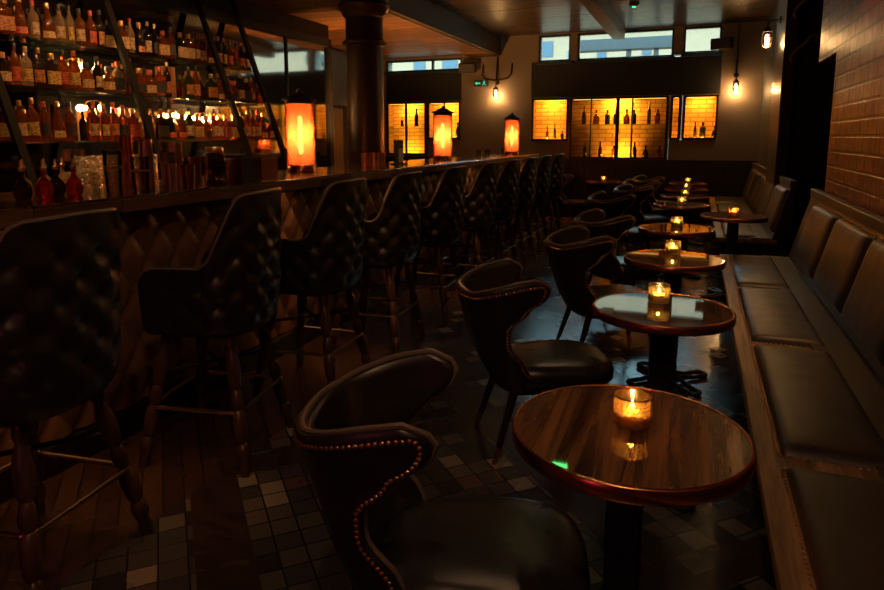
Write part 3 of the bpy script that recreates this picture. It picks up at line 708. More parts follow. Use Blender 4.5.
def make_wing_chair():
    e = thing('wing_chair', '', 'chair', group='black wing-backed chairs along the tables')
    A = wing_shell(); B = wing_shell(off=.045)
    m = MB(); m.grid(A); m.grid(B, True)
    m.grid([A[-1], B[-1]]); m.grid([A[0], B[0]])
    m.grid([[r_[0] for r_ in A], [r_[0] for r_ in B]]); m.grid([[r_[-1] for r_ in A], [r_[-1] for r_ in B]])
    m.build('backrest', 'leather', e, sub=1, smooth=70)
    # nail trim follows the outer edge
    path = []; nr = []
    def pt(i, j):
        p = Vector(A[j][i]); a = Vector(A[min(j + 1, len(A) - 1)][i]) - Vector(A[max(j - 1, 0)][i]); b_ = Vector(A[j][min(i + 1, len(A[j]) - 1)]) - Vector(A[j][max(i - 1, 0)])
        n_ = b_.cross(a).normalized(); c = Vector((-.12, 0, p.z)); 
        if n_.dot(p - c) < 0: n_ = -n_
        return p, n_
    N = len(A[0]) - 1; K = len(A) - 1; seq = [(1, j) for j in range(0, K)] + [(i, K - 1) for i in range(1, N)] + [(N - 1, j) for j in range(K - 1, -1, -1)]
    raw = [pt(i, j) for i, j in seq]
    # densify
    P_, N_ = [], []; acc = 0; step = .0150
    for (p, n1), (q, n2) in zip(raw, raw[1:]):
        L_ = (q - p).length
        while acc < L_:
            t = acc / max(L_, 1e-6); P_.append(p.lerp(q, t) + n1.lerp(n2, t).normalized() * .0005); N_.append(n1.lerp(n2, t)); acc += step
        acc -= L_
    m = MB(); domes(m, P_, N_); m.build('nail_trim', 'brass', e)
    # welt on the rim
    def midp(a, b_, o=.0): return tuple((Vector(a) + Vector(b_)) / 2)
    rim = [midp(a, b_) for a, b_ in zip([r_[0] for r_ in A], [r_[0] for r_ in B])] + [midp(a, b_) for a, b_ in zip(A[-1], B[-1])][1:-1] + [midp(a, b_) for a, b_ in zip([r_[-1] for r_ in A], [r_[-1] for r_ in B])][::-1]
    c = Vector((-.15, 0, .6)); rim = [Vector(p) + (Vector((0, 0, .002)) if i in range(0, 0) else Vector((0, 0, 0))) for i, p in enumerate(rim)]
    MB().tube(rim, .0075, 6).build('piping', 'piping', e)
    # seat
    G = []; nA = 40
    prof_ = [(0, .335), (.7, .33), (.93, .332), (1.0, .355), (1.0, .395), (.95, .422), (.8, .437), (.5, .446), (0, .449)]
    for i in range(nA):
        a = 2 * pi * i / nA; c_, s_ = math.cos(a), math.sin(a); ex = .62
        x = .265 * (abs(c_) ** ex) * (1 if c_ > 0 else -1); y = .232 * (abs(s_) ** ex) * (1 if s_ > 0 else -1)
        if x < 0: y *= .93
        G.append([(x * r_ + .035, y * r_, z) for r_, z in prof_])
    MB().grid(G, closeu=True).build('seat', 'leather_blue', e, smooth=70)
    MB().box(-.18, .23, -.17, .17, .30, .34).build('seat_frame', 'blackwood', e, .006)
    for sx_, sy_ in ((1, 1), (1, -1), (-1, 1), (-1, -1)):
        t0 = Vector((.19 * sx_, .165 * sy_, .33)); f0 = Vector(((.26 if sx_ > 0 else .29) * sx_, .20 * sy_, 0)); k = .22
        lg = MB().tube([t0, f0.lerp(t0, k)], [.021, .0135], 10).build('leg', 'blackwood', e)
        MB().tube([f0.lerp(t0, k), f0], [.0137, .0095], 10).build('brass_tip', 'brass', lg)
    return e
chair0 = make_wing_chair()
CH = [((-.49, 1.43, 0), 15, 'black wing chair with brass nails, nearest the camera'),
      ((-.62, 2.90, 0), 30, 'black wing chair, second from the camera, by the second round table'),
      ((-.50, 4.26, 0), 30, 'black wing chair, third from the camera, back to the aisle'),
      ((-.52, 5.42, 0), 38, 'black wing chair, fourth from the camera, turned away toward the far wall'),
      ((-.72, 7.35, 0), 48, 'black wing chair, fifth from the camera in the row'),
      ((-.58, 8.65, 0), 40, 'black wing chair with blue sheen on its seat, sixth in the row'),
      ((-.62, 9.70, 0), 55, 'black wing chair, seventh in the row, near the far wall'),
      ((-.55, 10.75, 0), 40, 'black wing chair, farthest of the row at the tables'),
      ((-1.80, 10.35, 0), 2, 'black wing chair beside the lone table left of the far end'),
      ((-1.30, 7.95, 0), 60, 'black wing chair standing loose in the aisle past the fourth table')]
for i, (l, a, lb) in enumerate(CH[:-1]):
    if i == 0: chair0.location = l; chair0.rotation_euler = (0, 0, R(a)); chair0['label'] = lb
    else: copy_tree(chair0, l, R(a), lb)

# ---- tufted bar stool (faces +X)
def stool_shell(nu=44, nv=26, off=0., tuft=True):
    rows = []
    zb = .60
    hwm, xrm = .265, -.29
    for j in range(nv + 1):
        v = j / nv; row = []
        sc = ilerp([(0, .80), (.06, .90), (.2, .965), (.5, 1.), (1., 1.04)], v)
        xr = xrm * sc + off; hw = hwm * sc - off
        h = resample(trunc(half_u(xr, -.04, hw, .5, .7, .7), .19), nu)
        full = [(x, -y) for x, y in h[::-1]] + [(x, y) for x, y in h[1:]]
        for i, (x, y) in enumerate(full):
            s = abs(i - nu) / nu           # 0 rear, 1 front tip
            top = ilerp([(0, 1.215), (.27, 1.21), (.33, 1.195), (.38, 1.14), (.52, .935), (.58, .905), (.9, .90), (.96, .885), (1., .84)], s)
            z = zb + (top - zb) * v
            if v == 1 and False: z += 0
            if tuft:
                a = (i - nu) / nu * .62     # metres along
                dz = z - .60
                pu = a / .145; pv = dz / .14
                # buttons at diamond lattice
                best = 9; 
                for k2 in (0, 1):
                    du = (pu - .5 * k2) - round(pu - .5 * k2); dv = (pv / 1. - .5 * k2) - round(pv / 1. - .5 * k2)
                    best = min(best, math.hypot(du * .145, dv * .14))
                dd = math.exp(-(best / .026) ** 2)
                a1 = pu + pv; a2 = pu - pv; f1 = abs(a1 - round(a1)); f2 = abs(a2 - round(a2)); cre = math.exp(-(min(f1, f2) / .07) ** 2)
                dep = (.024 * dd + .008 * cre) * min(1, v * 6) * min(1, (1 - v) * 5) * (1 if s < .95 else 0)
                n_ = Vector((x + .04, y, 0)); n_ = n_.normalized() if n_.length > 0 else n_
                x -= n_.x * dep; y -= n_.y * dep
            row.append((x, y, z))
        rows.append(row)
    return rows
def make_stool():
    e = thing('bar_stool', '', 'bar stool', group='tufted black bar stools along the bar')
    A = stool_shell(); B = stool_shell(off=.045, tuft=False)
    m = MB(); m.grid(A); m.grid(B, True); m.grid([A[-1], B[-1]])
    m.grid([[r_[0] for r_ in A], [r_[0] for r_ in B]]); m.grid([[r_[-1] for r_ in A], [r_[-1] for r_ in B]]); m.grid([A[0], B[0]])
    m.build('backrest', 'leather', e, smooth=80)
    rim = [tuple((Vector(a) * .75 + Vector(b_) * .25) + Vector((0, 0, .003))) for a, b_ in zip(A[-1], B[-1])]
    MB().tube(rim, .007, 6).build('piping', 'piping', e)
    m = MB(); r_ = []
    G = []; nA = 36
    for (pr_) in [0]:
        for i in range(nA):
            a = 2 * pi * i / nA; c_, s_ = math.cos(a), math.sin(a); ex = .65
            x = .235 * (abs(c_) ** ex) * (1 if c_ > 0 else -1) - .02; y = .215 * (abs(s_) ** ex) * (1 if s_ > 0 else -1)
            G.append([(x * q, y * q, z) for q, z in [(0, .585), (.7, .585), (.92, .60), (1., .63), (1.0, .76), (.95, .785), (.7, .80), (0, .805)]])
    MB().grid(G, closeu=True).build('seat', 'leather', e, smooth=70)
    prof_ = []
    Lg = math.sqrt(.6 ** 2 + .14 ** 2)
    beads = [(0, .020), (.03, .024), (.06, .019), (.075, .027), (.10, .031), (.125, .027), (.14, .018), (.155, .026), (.19, .030), (.23, .032), (.27, .028), (.285, .019), (.30, .026), (.33, .029), (.36, .024), (.375, .018), (.39, .026),
             (.42, .031), (.46, .033), (.50, .030), (.54, .022), (.555, .018), (.57, .025), (.60, .025), (.617, .022)]
    for sx_, sy_ in ((1, 1), (1, -1), (-1, 1), (-1, -1)):
        t0 = Vector((.145 * sx_, .145 * sy_, .60)); f0 = Vector((.245 * sx_, .245 * sy_, .0)); d_ = t0 - f0
        q = d_.to_track_quat('Z', 'Y').to_matrix().to_4x4(); k = (d_.length - .004) / .617
        MB().lathe([(r0 * .98, z0 * k) for z0, r0 in beads], 12, Matrix.Translation(f0) @ q).build('leg', 'legwood', e)
    zr = .27; h = .205; c_ = .045; pts = []
    for qx, qy, a0 in ((1, 1, 0), (-1, 1, 90), (-1, -1, 180), (1, -1, 270)):
        for k in range(5):
            a = R(a0 + 90 * k / 4); pts.append(((h + .012 - c_) * qx + c_ * math.cos(a), (h + .012 - c_) * qy + c_ * math.sin(a), zr))
    MB().tube(pts, .0095, 8, True).build('footrest', 'steel', e)
    MB().box(-.15, .15, -.15, .15, .575, .60).build('seat_plate', 'black', e, .004)
    # upper stretchers, dark
    MB().tube([(-.17, -.17, .42), (.17, .17, .42)], .009, 6).tube([(-.17, .17, .42), (.17, -.17, .42)], .009, 6).build('stretcher', 'black', e)
    return e
stool0 = make_stool()
SY = [1.36, 2.28, 3.09, 3.91, 4.81, 5.74, 6.55, 7.35, 8.15, 9.0]
SR = [188, 192, 184, 183, 182, 181, 180, 181, 180, 180]
for i, y in enumerate(SY):
    lb = 'tufted black leather bar stool with turned legs, %s from the camera along the bar' % (ORD[i] if i else 'nearest one')
    if i == 0: lb = 'tufted black bar stool nearest the camera, cut by the left edge'
    if i == 9: lb = 'tufted black bar stool, farthest one at the end of the bar'
    if i == 0: stool0.location = (-2.03, y, 0); stool0.rotation_euler = (0, 0, R(SR[i])); stool0['label'] = lb
    else: copy_tree(stool0, (-2.03, y, 0), R(SR[i]), lb)

# ---- round tables and candles
def make_table(r=.276):
    e = thing('round_table', '', 'table', group='round copper-edged tables')
    MB().lathe([(0, .722), (r - .004, .722), (r - .004, .750), (0, .750)], 64).build('tabletop', 'tabletop', e, smooth=30)
    MB().lathe([(r - .005, .716), (r + .002, .716), (r + .004, .720), (r + .004, .749), (r + .001, .7525), (r - .005, .7525), (r - .006, .7503), (r - .006, .745)], 64).build('copper_rim', 'copper', e, smooth=50)
    MB().box(-.042, .042, -.042, .042, .02, .70).box(-.13, .13, -.13, .13, .70, .721).build('stem', 'iron', e, .006)
    for k in range(4):
        a = R(45 + 90 * k - 20); c_, s_ = math.cos(a), math.sin(a); pts = []
        for j in range(16):
            t = 2 * pi * j / 16; u_ = .145 + .115 * max(-1, min(1, 1.25 * math.cos(t))); v_ = .034 * max(-1, min(1, 1.4 * math.sin(t)))
            pts.append((u_ * c_ - v_ * s_, u_ * s_ + v_ * c_, .016 + (.012 if u_ < .09 else 0)))
        MB().tube(pts, .014, 8, True).build('foot', 'iron', e)
    return e
table0 = make_table()
TB = [(-.120, 1.53), (-.10, 2.73), (-.095, 3.92), (-.12, 5.25), (-.125, 7.15), (-.11, 8.19), (-.115, 9.3), (-.108, 10.5)]
TL = ['round copper-rimmed table nearest the camera, amber candle on it', 'round table, second from the camera, reflecting the pale window', 'round table, third from the camera, reflecting amber light',
      'round table, fourth from the camera, before the end of the near bench', 'round table, first one beside the far bench', 'round table, second beside the far bench', 'round table, third beside the far bench', 'round table farthest away in the bench row']
TABS = []
for i, (x, y) in enumerate(TB):
    if i == 0: table0.location = (x, y, 0); table0['label'] = TL[0]
    else: copy_tree(table0, (x, y, 0), R(7 * i), TL[i])
copy_tree(table0, (-1.37, 10.5, 0), 0, 'round table standing alone to the left near the far wall')
copy_tree(table0, (.335, 6.28, 0), R(10), 'round table standing between the two benches by the dark opening')
def candle(label, loc, glass, pw, s=1.):
    e = thing('candle_holder', label, 'candle', loc, 0, 'glass tealight candles'); e.scale = (s,) * 3
    n = 24; G = []
    for a in range(n):
        th = 2 * pi * a / n; ro = .043 + (.0012 if a % 2 else 0); c_, s_ = math.cos(th), math.sin(th); ri = .038
        G.append([(0, 0, .0), (ro * .92 * c_, ro * .92 * s_, 0), (ro * c_, ro * s_, .006), (ro * c_, ro * s_, .068), (ro * .985 * c_, ro * .985 * s_, .074), (ri * c_, ri * s_, .074), (ri * c_, ri * s_, .009), (0, 0, .008)])
    link('glass_cup', getmesh('cup' + glass, lambda: MB().grid(G, closeu=True).mesh('glass_cup', glass, 60)), e)
    link('rim_ring', getmesh('ring', lambda: MB().tube([(.0425 * math.cos(2 * pi * k / 24), .0425 * math.sin(2 * pi * k / 24), .074) for k in range(24)], .0022, 6, True).mesh('rim_ring', 'brass')), e)
    beads = MB()
    for r_i in range(5):
        for k in range(24):
            th = 2 * pi * (k + .5 * (r_i % 2)) / 24; beads.lathe([(0, -.003), (.0026, -.0015), (.003, 0), (.0026, .0015), (0, .003)], 5, Matrix.Translation((.0445 * math.cos(th), .0445 * math.sin(th), .012 + .0115 * r_i)))
    link('bead_texture', getmesh('beads' + glass, lambda: beads.mesh('bead_texture', glass)), e)
    link('wax', getmesh('wax', lambda: MB().lathe([(0, .0095), (.0365, .0095), (.0372, .034), (.034, .0355), (.014, .0335), (0, .033)], 20).mesh('wax', 'wax')), e)
    link('flame', getmesh('flame', lambda: MB().lathe([(0, .036), (.0035, .039), (.0055, .044), (.0042, .052), (.0018, .058), (0, .063)], 10).mesh('flame', 'flame')), e)
    light('candle_light', 'POINT', (0, 0, .053), pw, (1., .52, .17), .006, e)
    return e
cl = ['amber ribbed glass candle on the nearest round table', 'pale ribbed glass candle on the second round table', 'pale glass candle on the third round table', 'pale glass candle on the fourth round table', 'tiny glowing candle on the first table by the far bench',
      'tiny glowing candle on the second table by the far bench', 'tiny glowing candle on the third table by the far bench', 'tiny glowing candle on the farthest table of the bench row']
off = [(.005, .03), (-.02, .10), (-.01, .16), (.0, .10), (0, .05), (0, .05), (0, .05), (0, .05)]
for i, (x, y) in enumerate(TB):
    candle(cl[i], (x + off[i][0], y + off[i][1], .7505), 'votive' if i == 0 else 'votive_clear', .42 if i < 4 else .36, 1.)
candle('glowing candle on the lone table left of the far end', (-1.37, 10.5, .7505), 'votive_clear', .5)
candle('glowing candle on the table between the two benches', (.335, 6.28, .7505), 'votive', .5)
# ------------------------------------------------------------------ banquettes
def pad(m, P0, U, V, n_, T, nu=14, nv=14, r=.035):
    """soft pad: corner P0, edge vectors U, V, normal n_, thickness T"""
    P0, U, V, n_ = Vector(P0), Vector(U), Vector(V), Vector(n_).normalized(); lu, lv = U.length, V.length; G = []
    for i in range(nu + 1):
        row = []
        for j in range(nv + 1):
            a, b_ = i / nu, j / nv
            a = .5 - .5 * math.cos(pi * a); b_ = .5 - .5 * math.cos(pi * b_)
            da = min(a, 1 - a) * lu; db = min(b_, 1 - b_) * lv; d_ = min(da, db)
            h_ = T * (1 - (1 - min(d_ / r, 1)) ** 2) ** .5 if d_ < r else T + .006 * min((d_ - r) / .1, 1)
            row.append(P0 + U * a + V * b_ + n_ * h_)
        G.append(row)
    m.grid(G); m.add([tuple(P0), tuple(P0 + U), tuple(P0 + U + V), tuple(P0 + V)], [(0, 1, 2, 3)]); return m
def nails_rect(m, P0, U, V, n_, sides, step=.02, ins=.008, r=.0055):
    P0, U, V, n_ = Vector(P0), Vector(U), Vector(V), Vector(n_).normalized(); u, v = U.normalized(), V.normalized()
    seg = {'v0': (P0 + v * -ins, U), 'v1': (P0 + V + v * ins, U), 'u0': (P0 - u * ins, V), 'u1': (P0 + U + u * ins, V)}
    for s_ in sides:
        a, d_ = seg[s_]; k = int(d_.length / step)
        domes(m, [a + d_ * (i / k) + n_ * .001 for i in range(k + 1)], [n_] * (k + 1), r)
def banquette(label, y0, y1, x0, xb, pads, top):
    e = thing('banquette', label, 'bench', (x0, y0, 0)); L_ = y1 - y0; SD = xb - x0
    MB().box(0, SD, 0, L_, .405, .45).build('seat_board', 'benchwood', e, .006)
    MB().box(.16, SD + .1, .02, L_ - .02, 0, .405).build('bench_base', 'blackwood', e, .004)
    k = 0.35
    while k < L_:
        m = MB(); m.add([(.02, k, .40), (.10, k, .40), (.16, k, .0), (.24, k, .0), (.02, k + .05, .40), (.10, k + .05, .40), (.16, k + .05, 0), (.24, k + .05, 0)], [(0, 1, 3, 2), (4, 6, 7, 5), (0, 2, 6, 4), (1, 5, 7, 3), (0, 4, 5, 1), (2, 3, 7, 6)])
        m.build('bracket', 'blackwood', e, .003); k += 1.2
    # sloping back board from the seat to the top rail
    A0 = Vector((SD - .05, 0, .45)); A1 = Vector((SD + .085, 0, top)); up = (A1 - A0).normalized(); nn = Vector((-up.z, 0, up.x))
    m = MB(); m.add([tuple(A0), tuple(A0 + Vector((0, L_, 0))), tuple(A1 + Vector((0, L_, 0))), tuple(A1), (SD + .12, 0, .45), (SD + .12, L_, .45), (SD + .12, L_, top), (SD + .12, 0, top)], [(0, 1, 2, 3), (4, 7, 6, 5), (0, 4, 5, 1), (3, 2, 6, 7), (0, 3, 7, 4), (1, 5, 6, 2)])
    m.build('back_board', 'darkpanel', e, smooth=0)
    MB().box(SD + .075, SD + .135, 0, L_, top, top + .065).build('top_rail', 'railwood', e, .008)
    MB().box(SD - .245, SD - .03, .01, L_ - .01, .4505, .462).build('rear_ledge', 'ledgewood', e, .004)
    for a, b_ in pads:
        a -= y0; b_ -= y0
        P0, U, V = (.075, a, .4505), (0, b_ - a, 0), (SD - .075 - .18, 0, 0)
        s_ = pad(MB(), P0, U, V, (0, 0, 1), .028).build('seat_pad', 'leather_seat', e, smooth=60)
        m = MB(); nails_rect(m, P0, U, V, (0, 0, 1), ('v0', 'u0', 'u1', 'v1')); m.build('nail_trim', 'brass', s_)
    # back pads, about the same pitch but narrower
    k = .05; PW = .78
    while k + PW < L_ + .3:
        w_ = min(PW, L_ - k - .03)
        if w_ > .3:
            P0 = A0 + up * .07 + Vector((0, k, 0)) + nn * .002; V = up * ((A1 - A0).length - .10); U = Vector((0, w_, 0))
            s_ = pad(MB(), P0, U, V, nn, .045, r=.04).build('back_pad', 'leather_seat', e, smooth=60)
            m = MB(); nails_rect(m, P0, U, V, nn, ('u0', 'u1', 'v1')); m.build('nail_trim', 'brass', s_)
        k += PW + .10
banquette('near dark leather bench with nailed seat pads along the brick wall', -.6, 5.95, .225, .80, [(-.5, .92), (.98, 2.07), (2.17, 3.30), (3.40, 4.57), (4.66, 5.85)], .97)
banquette('far dark leather bench with tall back pads beyond the pier', 6.95, 11.7, .225, .775, [(7.0, 8.0), (8.1, 9.2), (9.3, 10.4), (10.5, 11.6)], .97)

# ------------------------------------------------------------------ lamps on the walls
def sconce(label, loc, wall, pw, rz=0., drop=None):
    """cage lamp hanging from an arm; local +X points away from the wall"""
    e = thing('wall_lamp', label, 'wall lamp', loc, rz)
    MB().lathe([(0, .165), (.018, .16), (.026, .14), (.048, .128), (.052, .12), (.052, .112), (0, .112)], 20).build('lamp_cap', 'black', e)
    m = MB()
    for k in range(6):
        a = 2 * pi * k / 6; m.tube([(.05 * math.cos(a), .05 * math.sin(a), .112), (.052 * math.cos(a), .052 * math.sin(a), .0), (.04 * math.cos(a), .04 * math.sin(a), -.055), (0, 0, -.07)], .0028, 5)
    for z, r_ in ((.05, .052), (-.02, .050)): m.tube([(r_ * math.cos(2 * pi * k / 18), r_ * math.sin(2 * pi * k / 18), z) for k in range(18)], .0028, 5, True)
    m.build('wire_cage', 'brass', e)
    MB().lathe([(.044, .112), (.045, .02), (.040, -.03), (.022, -.055), (0, -.058)], 20).build('glass_jar', 'clear', e)
    MB().lathe([(0, .085), (.010, .08), (.018, .05), (.021, .02), (.014, -.005), (0, -.012)], 14).build('bulb', 'filament', e)
    arm = [(0, 0, .16), (0, 0, .20), (-wall * .3, 0, .235), (-wall + .01, 0, .235)]
    m = MB().tube(arm, .009, 8).lathe([(0, 0), (.04, 0), (.04, .012), (.015, .02), (0, .02)], 18, Matrix.Translation((-wall, 0, .235)) @ Matrix.Rotation(pi / 2, 4, 'Y'))
    m.build('bracket_arm', 'black', e)
    if drop: MB().tube([(-wall + .012, 0, .26), (-wall + .012, 0, drop)], .008, 6).build('conduit', 'black', e)
    light('lamp_light', 'POINT', (0.0, 0, -.03), pw, (1., .55, .20), .03, e)
    return e
sconce('caged wall lamp on the plaster pier between the two window bays', (-3.55, FY - .12, 2.22), .12, 14., -pi / 2)
sconce('caged wall lamp on the plaster at the right end of the far wall', (.53, FY - .12, 2.22), .12, 14., -pi / 2, 1.06)
sconce('large caged lamp on the dark wooden pier at right', (.67, 8.35, 2.52), .13, 14., pi)
# bracket round the left lamp, its wall shadows modelled as dark arms too
e = thing('bracket_and_shadow', 'dark forked bracket with its shadows built as arms, around the lamp between bays', 'bracket', (-3.55, FY - .01, 2.55))
MB().tube([(-.28, 0, .25), (-.28, -.06, .05), (-.22, -.07, -.02), (-.05, -.08, -.05), (.05, -.08, -.05), (.22, -.07, -.02), (.28, -.06, .05), (.28, 0, .25)], .014, 8).tube([(0, -.08, -.05), (0, -.03, .2), (0, 0, .38)], .014, 8).build('iron_and_shadow', 'black', e)

def speaker(label, loc, rz, tilt=0):
    e = thing('wall_speaker', label, 'speaker', loc); e.rotation_euler = (tilt, 0, rz)
    MB().box(-.16, .16, -.09, .09, -.09, .09).build('speaker_box', 'speaker', e, .02)
    MB().box(-.14, .14, -.098, -.09, -.075, .075).build('grille', 'black_l', e, .003)
    MB().tube([(0, .08, 0), (0, .16, .02)], .015, 8).build('speaker_bracket', 'black', e)
speaker('black speaker high on the far wall beside the rightmost blue window', (.28, FY - .18, 2.95), R(-14), R(10))
speaker('black speaker hanging above the exit sign', (-4.08, FY - .2, 2.73), R(8), R(8))
e = thing('exit_sign', 'small green lit exit sign with a running figure and arrow', 'sign', (-3.86, FY - .03, 2.455))
MB().box(-.14, .14, 0, .028, -.06, .06).build('sign_box', 'black_l', e, .003)
m = MB()
m.box(-.09, -.02, -.004, 0, -.012, .012); m.add([(-.13, -.004, 0), (-.085, -.004, .032), (-.085, -.004, -.032), (-.13, 0, 0), (-.085, 0, .032), (-.085, 0, -.032)], [(0, 1, 2), (3, 5, 4), (0, 3, 4, 1), (1, 4, 5, 2), (2, 5, 3, 0)])
m.lathe([(0, 0), (.012, 0), (.012, .004), (0, .004)], 10, Matrix.Translation((.058, 0, .038)) @ Matrix.Rotation(pi / 2, 4, 'X'))
for a, b_ in (((.055, .022), (.05, -.008)), ((.05, -.008), (.03, -.022)), ((.03, -.022), (.022, -.045)), ((.05, -.008), (.075, -.03)), ((.075, -.03), (.098, -.032)), ((.053, .018), (.03, .004)), ((.053, .018), (.08, .008))):
    m.tube([(a[0], -.002, a[1]), (b_[0], -.002, b_[1])], .006, 6)
m.build('sign_symbols', 'green_em', e)
# ceiling sensor with a green light, recessed lamps
e = thing('smoke_detector', 'round ceiling detector with a green light, above the far tables', 'smoke detector', (-.92, 9.55, CZ - .001))
MB().lathe([(0, 0), (.07, 0), (.07, -.02), (.05, -.045), (.03, -.05), (0, -.05)], 24).build('detector_body', 'black_l', e)
MB().lathe([(0, -.05), (.028, -.05), (.024, -.062), (0, -.064)], 16).build('green_light', 'sensor_em', e)
def downlight(label, loc, pw, v, ang=70, col=(1., .47, .17)):
    e = thing('ceiling_spotlight', label, 'ceiling light', loc, 0, 'small ceiling spotlights')
    MB().lathe([(.03, 0), (.055, 0), (.055, -.012), (.042, -.05), (.036, -.05), (.034, -.004)], 24).build('spot_housing', 'black', e)
    MB().lathe([(0, -.02), (.03, -.02), (.03, -.026), (0, -.026)], 20).build('spot_lens', 'bulbglow', e)
    light('spot_light', 'SPOT', (0, 0, -.055), pw, col, .03, e, aim(v), spot_size=R(ang), spot_blend=.6)
downlight('small ceiling spotlight over the bottle shelves, in view', (-3.7, 4.35, SZ - .001), 64., (-.6, -.1, -1), 110)
downlight('assumed small ceiling spotlight over the near shelves, out of view', (-3.7, 2.9, SZ - .001), 64., (-.6, .3, -1), 110)  # unseen spot, assumed beside the visible one to light the near bottles
downlight('assumed small ceiling spotlight over the column end of the shelves', (-3.7, 5.9, SZ - .001), 26., (-.6, -.1, -1), 110)  # another assumed spot, not seen, for the far end of the shelves
downlight('assumed ceiling spotlight brightening the brick wall, out of view', (.70, 4.35, CZ - .001), 34., (.17, .08, -1), 84, (1., .45, .14))  # unseen spot, assumed from the bright patch high on the bricks
downlight('added fill spotlight above the bench behind the camera', (.1, -.6, CZ - .001), 14., (.15, .4, -1), 110, (1., .50, .22))  # unseen fill spot, added as general warm light near the camera
downlight('added fill spotlight for the near stools, out of view', (-.2, .1, CZ - .001), 30., (-.25, .35, -1), 120, (1., .52, .27))  # added out of view to lift the near stools and floor
downlight('added fill spotlight over the aisle beside the second stool', (-.75, 2.3, CZ - .001), 9., (-.15, .1, -1), 130, (1., .55, .30))  # unseen spot added to brighten the aisle floor and stools
downlight('added fill spotlight over the aisle beside the fifth stool', (-.75, 4.9, CZ - .001), 8., (-.15, .1, -1), 130, (1., .55, .30))  # second added aisle fill, farther along
for i, (y, w_) in enumerate([(1.95, 70.), (2.7, 75.), (3.4, 60.), (5.45, 30.)]):
    downlight('added unseen spotlight over the bar top, %s from the camera' % ORD[i], (-2.95, y, SZ - .001), w_, (-.16, 0, -1), 42)  # spots added above the view to light the bar top and tools
e = thing('uplight', 'added brass uplight on the end of the back counter, past the column', 'lamp', (-4.45, 7.70, .951))  # lamp added to throw warm light on the bar ceiling
MB().lathe([(0, 0), (.05, 0), (.05, .01), (.04, .015), (.055, .09), (.05, .09), (.035, .03), (0, .03)], 20).build('uplight_body', 'brass', e)
MB().lathe([(0, .04), (.03, .045), (.03, .06), (0, .065)], 16).build('uplight_bulb', 'bulbglow', e)
light('uplight_fill', 'SPOT', (0, 0, .10), 260., (1., .44, .12), .03, e, aim((.12, .55, 1)), spot_size=R(105), spot_blend=.7)
# unseen warm strip lamp assumed under the bar overhang, lighting quilt and floor
e = thing('assumed_counter_lamp', 'assumed long warm strip lamp under the overhang of the bar', 'strip lamp', (-2.50, by0, BZ - .077))
MB().box(-.012, .012, .1, L - .1, -.012, 0).build('lamp_housing', 'black', e, smooth=0)
for k in range(6): light('strip_light', 'AREA', (-.0, .95 + k * 1.9, -.014), 1.5, (1., .44, .14), parent=e, rot=aim((-.12, 0, -1)), shape='RECTANGLE', size=.02, size_y=1.8, spread=R(75))

e = thing('assumed_exit_light', 'assumed small green exit light hanging from the ceiling above the aisle, out of view', 'sign', (-1.05, 5.7, CZ - .001))  # unseen sign, assumed from the green glint on the nearest table
MB().box(-.12, .12, -.02, .02, -.2, -.04).tube([(0, 0, 0), (0, 0, -.05)], .008).build('sign_housing', 'black_l', e, .003)
MB().box(-.07, .07, -.026, -.021, -.19, -.15).box(-.07, -.04, -.026, -.021, -.15, -.09).build('sign_face', 'exit_em', e, smooth=0)
# gnarled antler-like hooks on the pier
for i, (z, lb) in enumerate([(2.32, 'lower gnarled driftwood hook on the edge of the dark pier'), (2.78, 'upper gnarled driftwood hook on the dark pier, by the ceiling')]):
    e = thing('driftwood_hook', lb, 'hook', (.86, 7.855, z))
    MB().tube([(0, 0, -.08), (.02, -.05, 0), (.07, -.06, .05), (.13, -.07, .09), (.17, -.06, .15), (.20, -.05, .19), (.24, -.05, .17), (.23, -.05, .12), (.19, -.05, .11)], [.012, .02, .022, .018, .022, .017, .016, .013, .008], 8).tube([(.02, -.04, 0), (.0, -.06, -.06), (.03, -.05, -.12)], [.015, .012, .006], 8).build('branch', 'branch', e, sub=1)

# assumed pink lamp, added unseen to tint the near chair and table edge
e = thing('assumed_pink_lamp', 'assumed round pink lamp on a stand, added behind the camera', 'assumed lamp', (-1.25, -1.3, 0))
MB().lathe([(0, 0), (.14, 0), (.14, .015), (.012, .03), (.012, 1.0), (0, 1.0)], 24).build('stand', 'black', e)
M['pink'] = emit('assumed_pink_shade', (1., .10, .28), 2.); MB().lathe([(0, 1.0), (.06, 1.02), (.09, 1.09), (.06, 1.16), (0, 1.18)], 24).build('lamp_globe', 'pink', e)
light('assumed_pink_light', 'POINT', (.0, .12, 1.09), 3.5, (1., .10, .28), .08, e)

# ---- far niche bottles: dark silhouettes
sil = {'a': [(0, 0), (.034, 0), (.036, .005), (.036, .15), (.03, .18), (.013, .21), (.012, .27), (.015, .275), (.015, .29), (0, .29)],
       'b': [(0, 0), (.045, 0), (.05, .01), (.048, .10), (.03, .14), (.014, .16), (.014, .20), (.019, .205), (.019, .225), (0, .225)],
       'c': [(0, 0), (.04, 0), (.04, .14), (.03, .16), (.014, .17), (.014, .20), (.018, .205), (.018, .22), (0, .22)],
       'd': [(0, 0), (.028, 0), (.028, .2), (.012, .25), (.011, .33), (0, .335)]}
def far(px_x, zb, kind, lb, sc=1.1, mat='g_sil'):
    o = link('spirit_bottle', getmesh((kind, mat, 'far'), lambda: MB().lathe(sil[kind], 14).mesh('spirit_bottle', mat)), loc=(px_x, FY + .15, zb)); o.scale = (sc,) * 3
    return tag(o, lb, 'bottle', 'dark bottles in the amber niches')
zs = 1.065 + .612; z0_ = 1.066
def xat(px, z):   # where the view line of this photo column meets the niche depth
    a = math.atan((px - 442) / F * math.cos(0)) ; return math.tan(a - yaw) * (FY + .15)
up = [(582, 'a'), (594, 'b'), (605, 'c'), (613.5, 'c'), (624, 'b'), (631, 'c'), (646, 'd'), (654.5, 'c')]
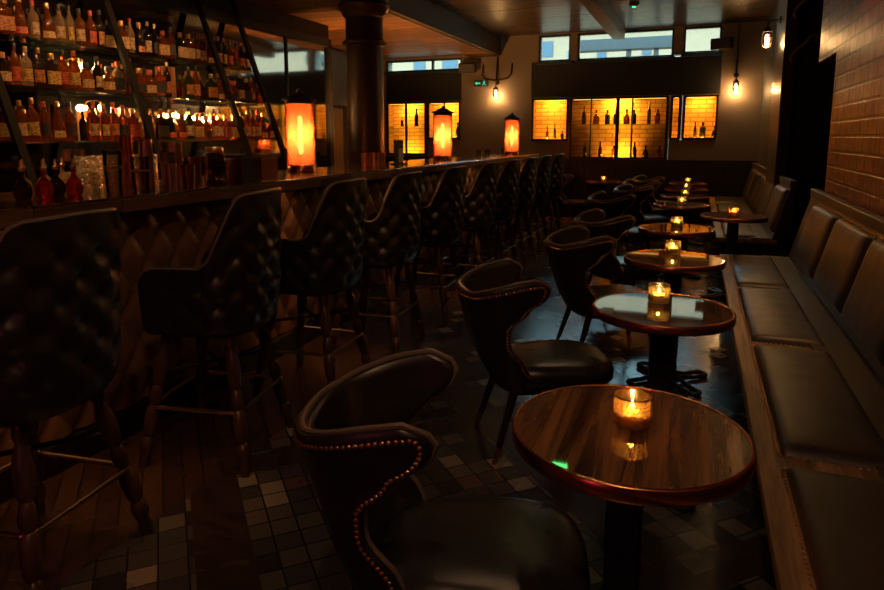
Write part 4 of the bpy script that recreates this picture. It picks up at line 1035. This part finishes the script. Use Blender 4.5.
lo = [(584, 'a'), (599, 'a'), (612.5, 'c'), (633, 'a'), (644, 'b'), (657.5, 'c')]
for i, (px, k) in enumerate(up): far(xat(px, 0), zs, k, 'dark bottle, %s from left on the glass shelf of the largest amber niche' % ORD[i], 1.15, 'g_silamb' if i % 3 == 1 else 'g_sil')
for i, (px, k) in enumerate(lo): far(xat(px, 0), z0_, k, 'dark bottle, %s from left on the floor of the largest amber niche' % ORD[i], 1.05, 'g_silamb' if i % 3 == 2 else 'g_sil')
for i, (px, k, s_) in enumerate([(546, 'a', .85), (553.5, 'd', .9), (561, 'c', .8)]): far(xat(px, 0), 1.386, k, 'dark bottle, %s from left in the left end amber niche' % ORD[i], s_)
for i, (px, k, s_) in enumerate([(692, 'd', .9), (699.5, 'c', 1.3), (711.5, 'b', 1.)]): far(xat(px, 0), 1.411, k, 'dark bottle, %s from left in the right end amber niche' % ORD[i], s_)
far(-5.28, 1.10 + .563, 'a', 'dark bottle on the shelf of the amber niche by the column', 1.2)
far(-5.60, 1.10 + .563, 'c', 'squat dark bottle on the shelf of the niche by the column', .8)
far(-4.40, 1.411, 'a', 'dark bottle in the niche behind the middle lantern')

# ------------------------------------------------------------------ daylight
wd = bpy.data.worlds.new('world'); SC.world = wd; wd.use_nodes = True; nt = wd.node_tree; bg = nt.nodes['Background']
bg.inputs[0].default_value = (.40, .76, 1.0, 1); bg.inputs[1].default_value = 9.
for x0, x1, z0, z1 in ((-2.78, -2.2, 2.8, 3.27), (-2.08, -.46, 2.8, 3.27), (-.31, .28, 2.84, 3.27), (-5.88, -4.27, 2.72, 2.95)):
    l = light('window_portal', 'AREA', ((x0 + x1) / 2, FY + .31, (z0 + z1) / 2), 1., (1, 1, 1), rot=aim((0, -1, 0)), shape='RECTANGLE', size=x1 - x0, size_y=z1 - z0); l.data.cycles.is_portal = True

SC.view_settings.view_transform = 'Standard'; SC.view_settings.look = 'None'; SC.view_settings.gamma = 1.; SC.view_settings.exposure = .5
try: SC.view_settings.use_curve_mapping = False
except Exception: pass
SC.cycles.max_bounces = 8; SC.cycles.transparent_max_bounces = 24; SC.cycles.transmission_bounces = 8; SC.cycles.use_denoising = True; SC.cycles.use_adaptive_sampling = False
SC.cycles.sample_clamp_indirect = 4.; SC.cycles.caustics_refractive = False
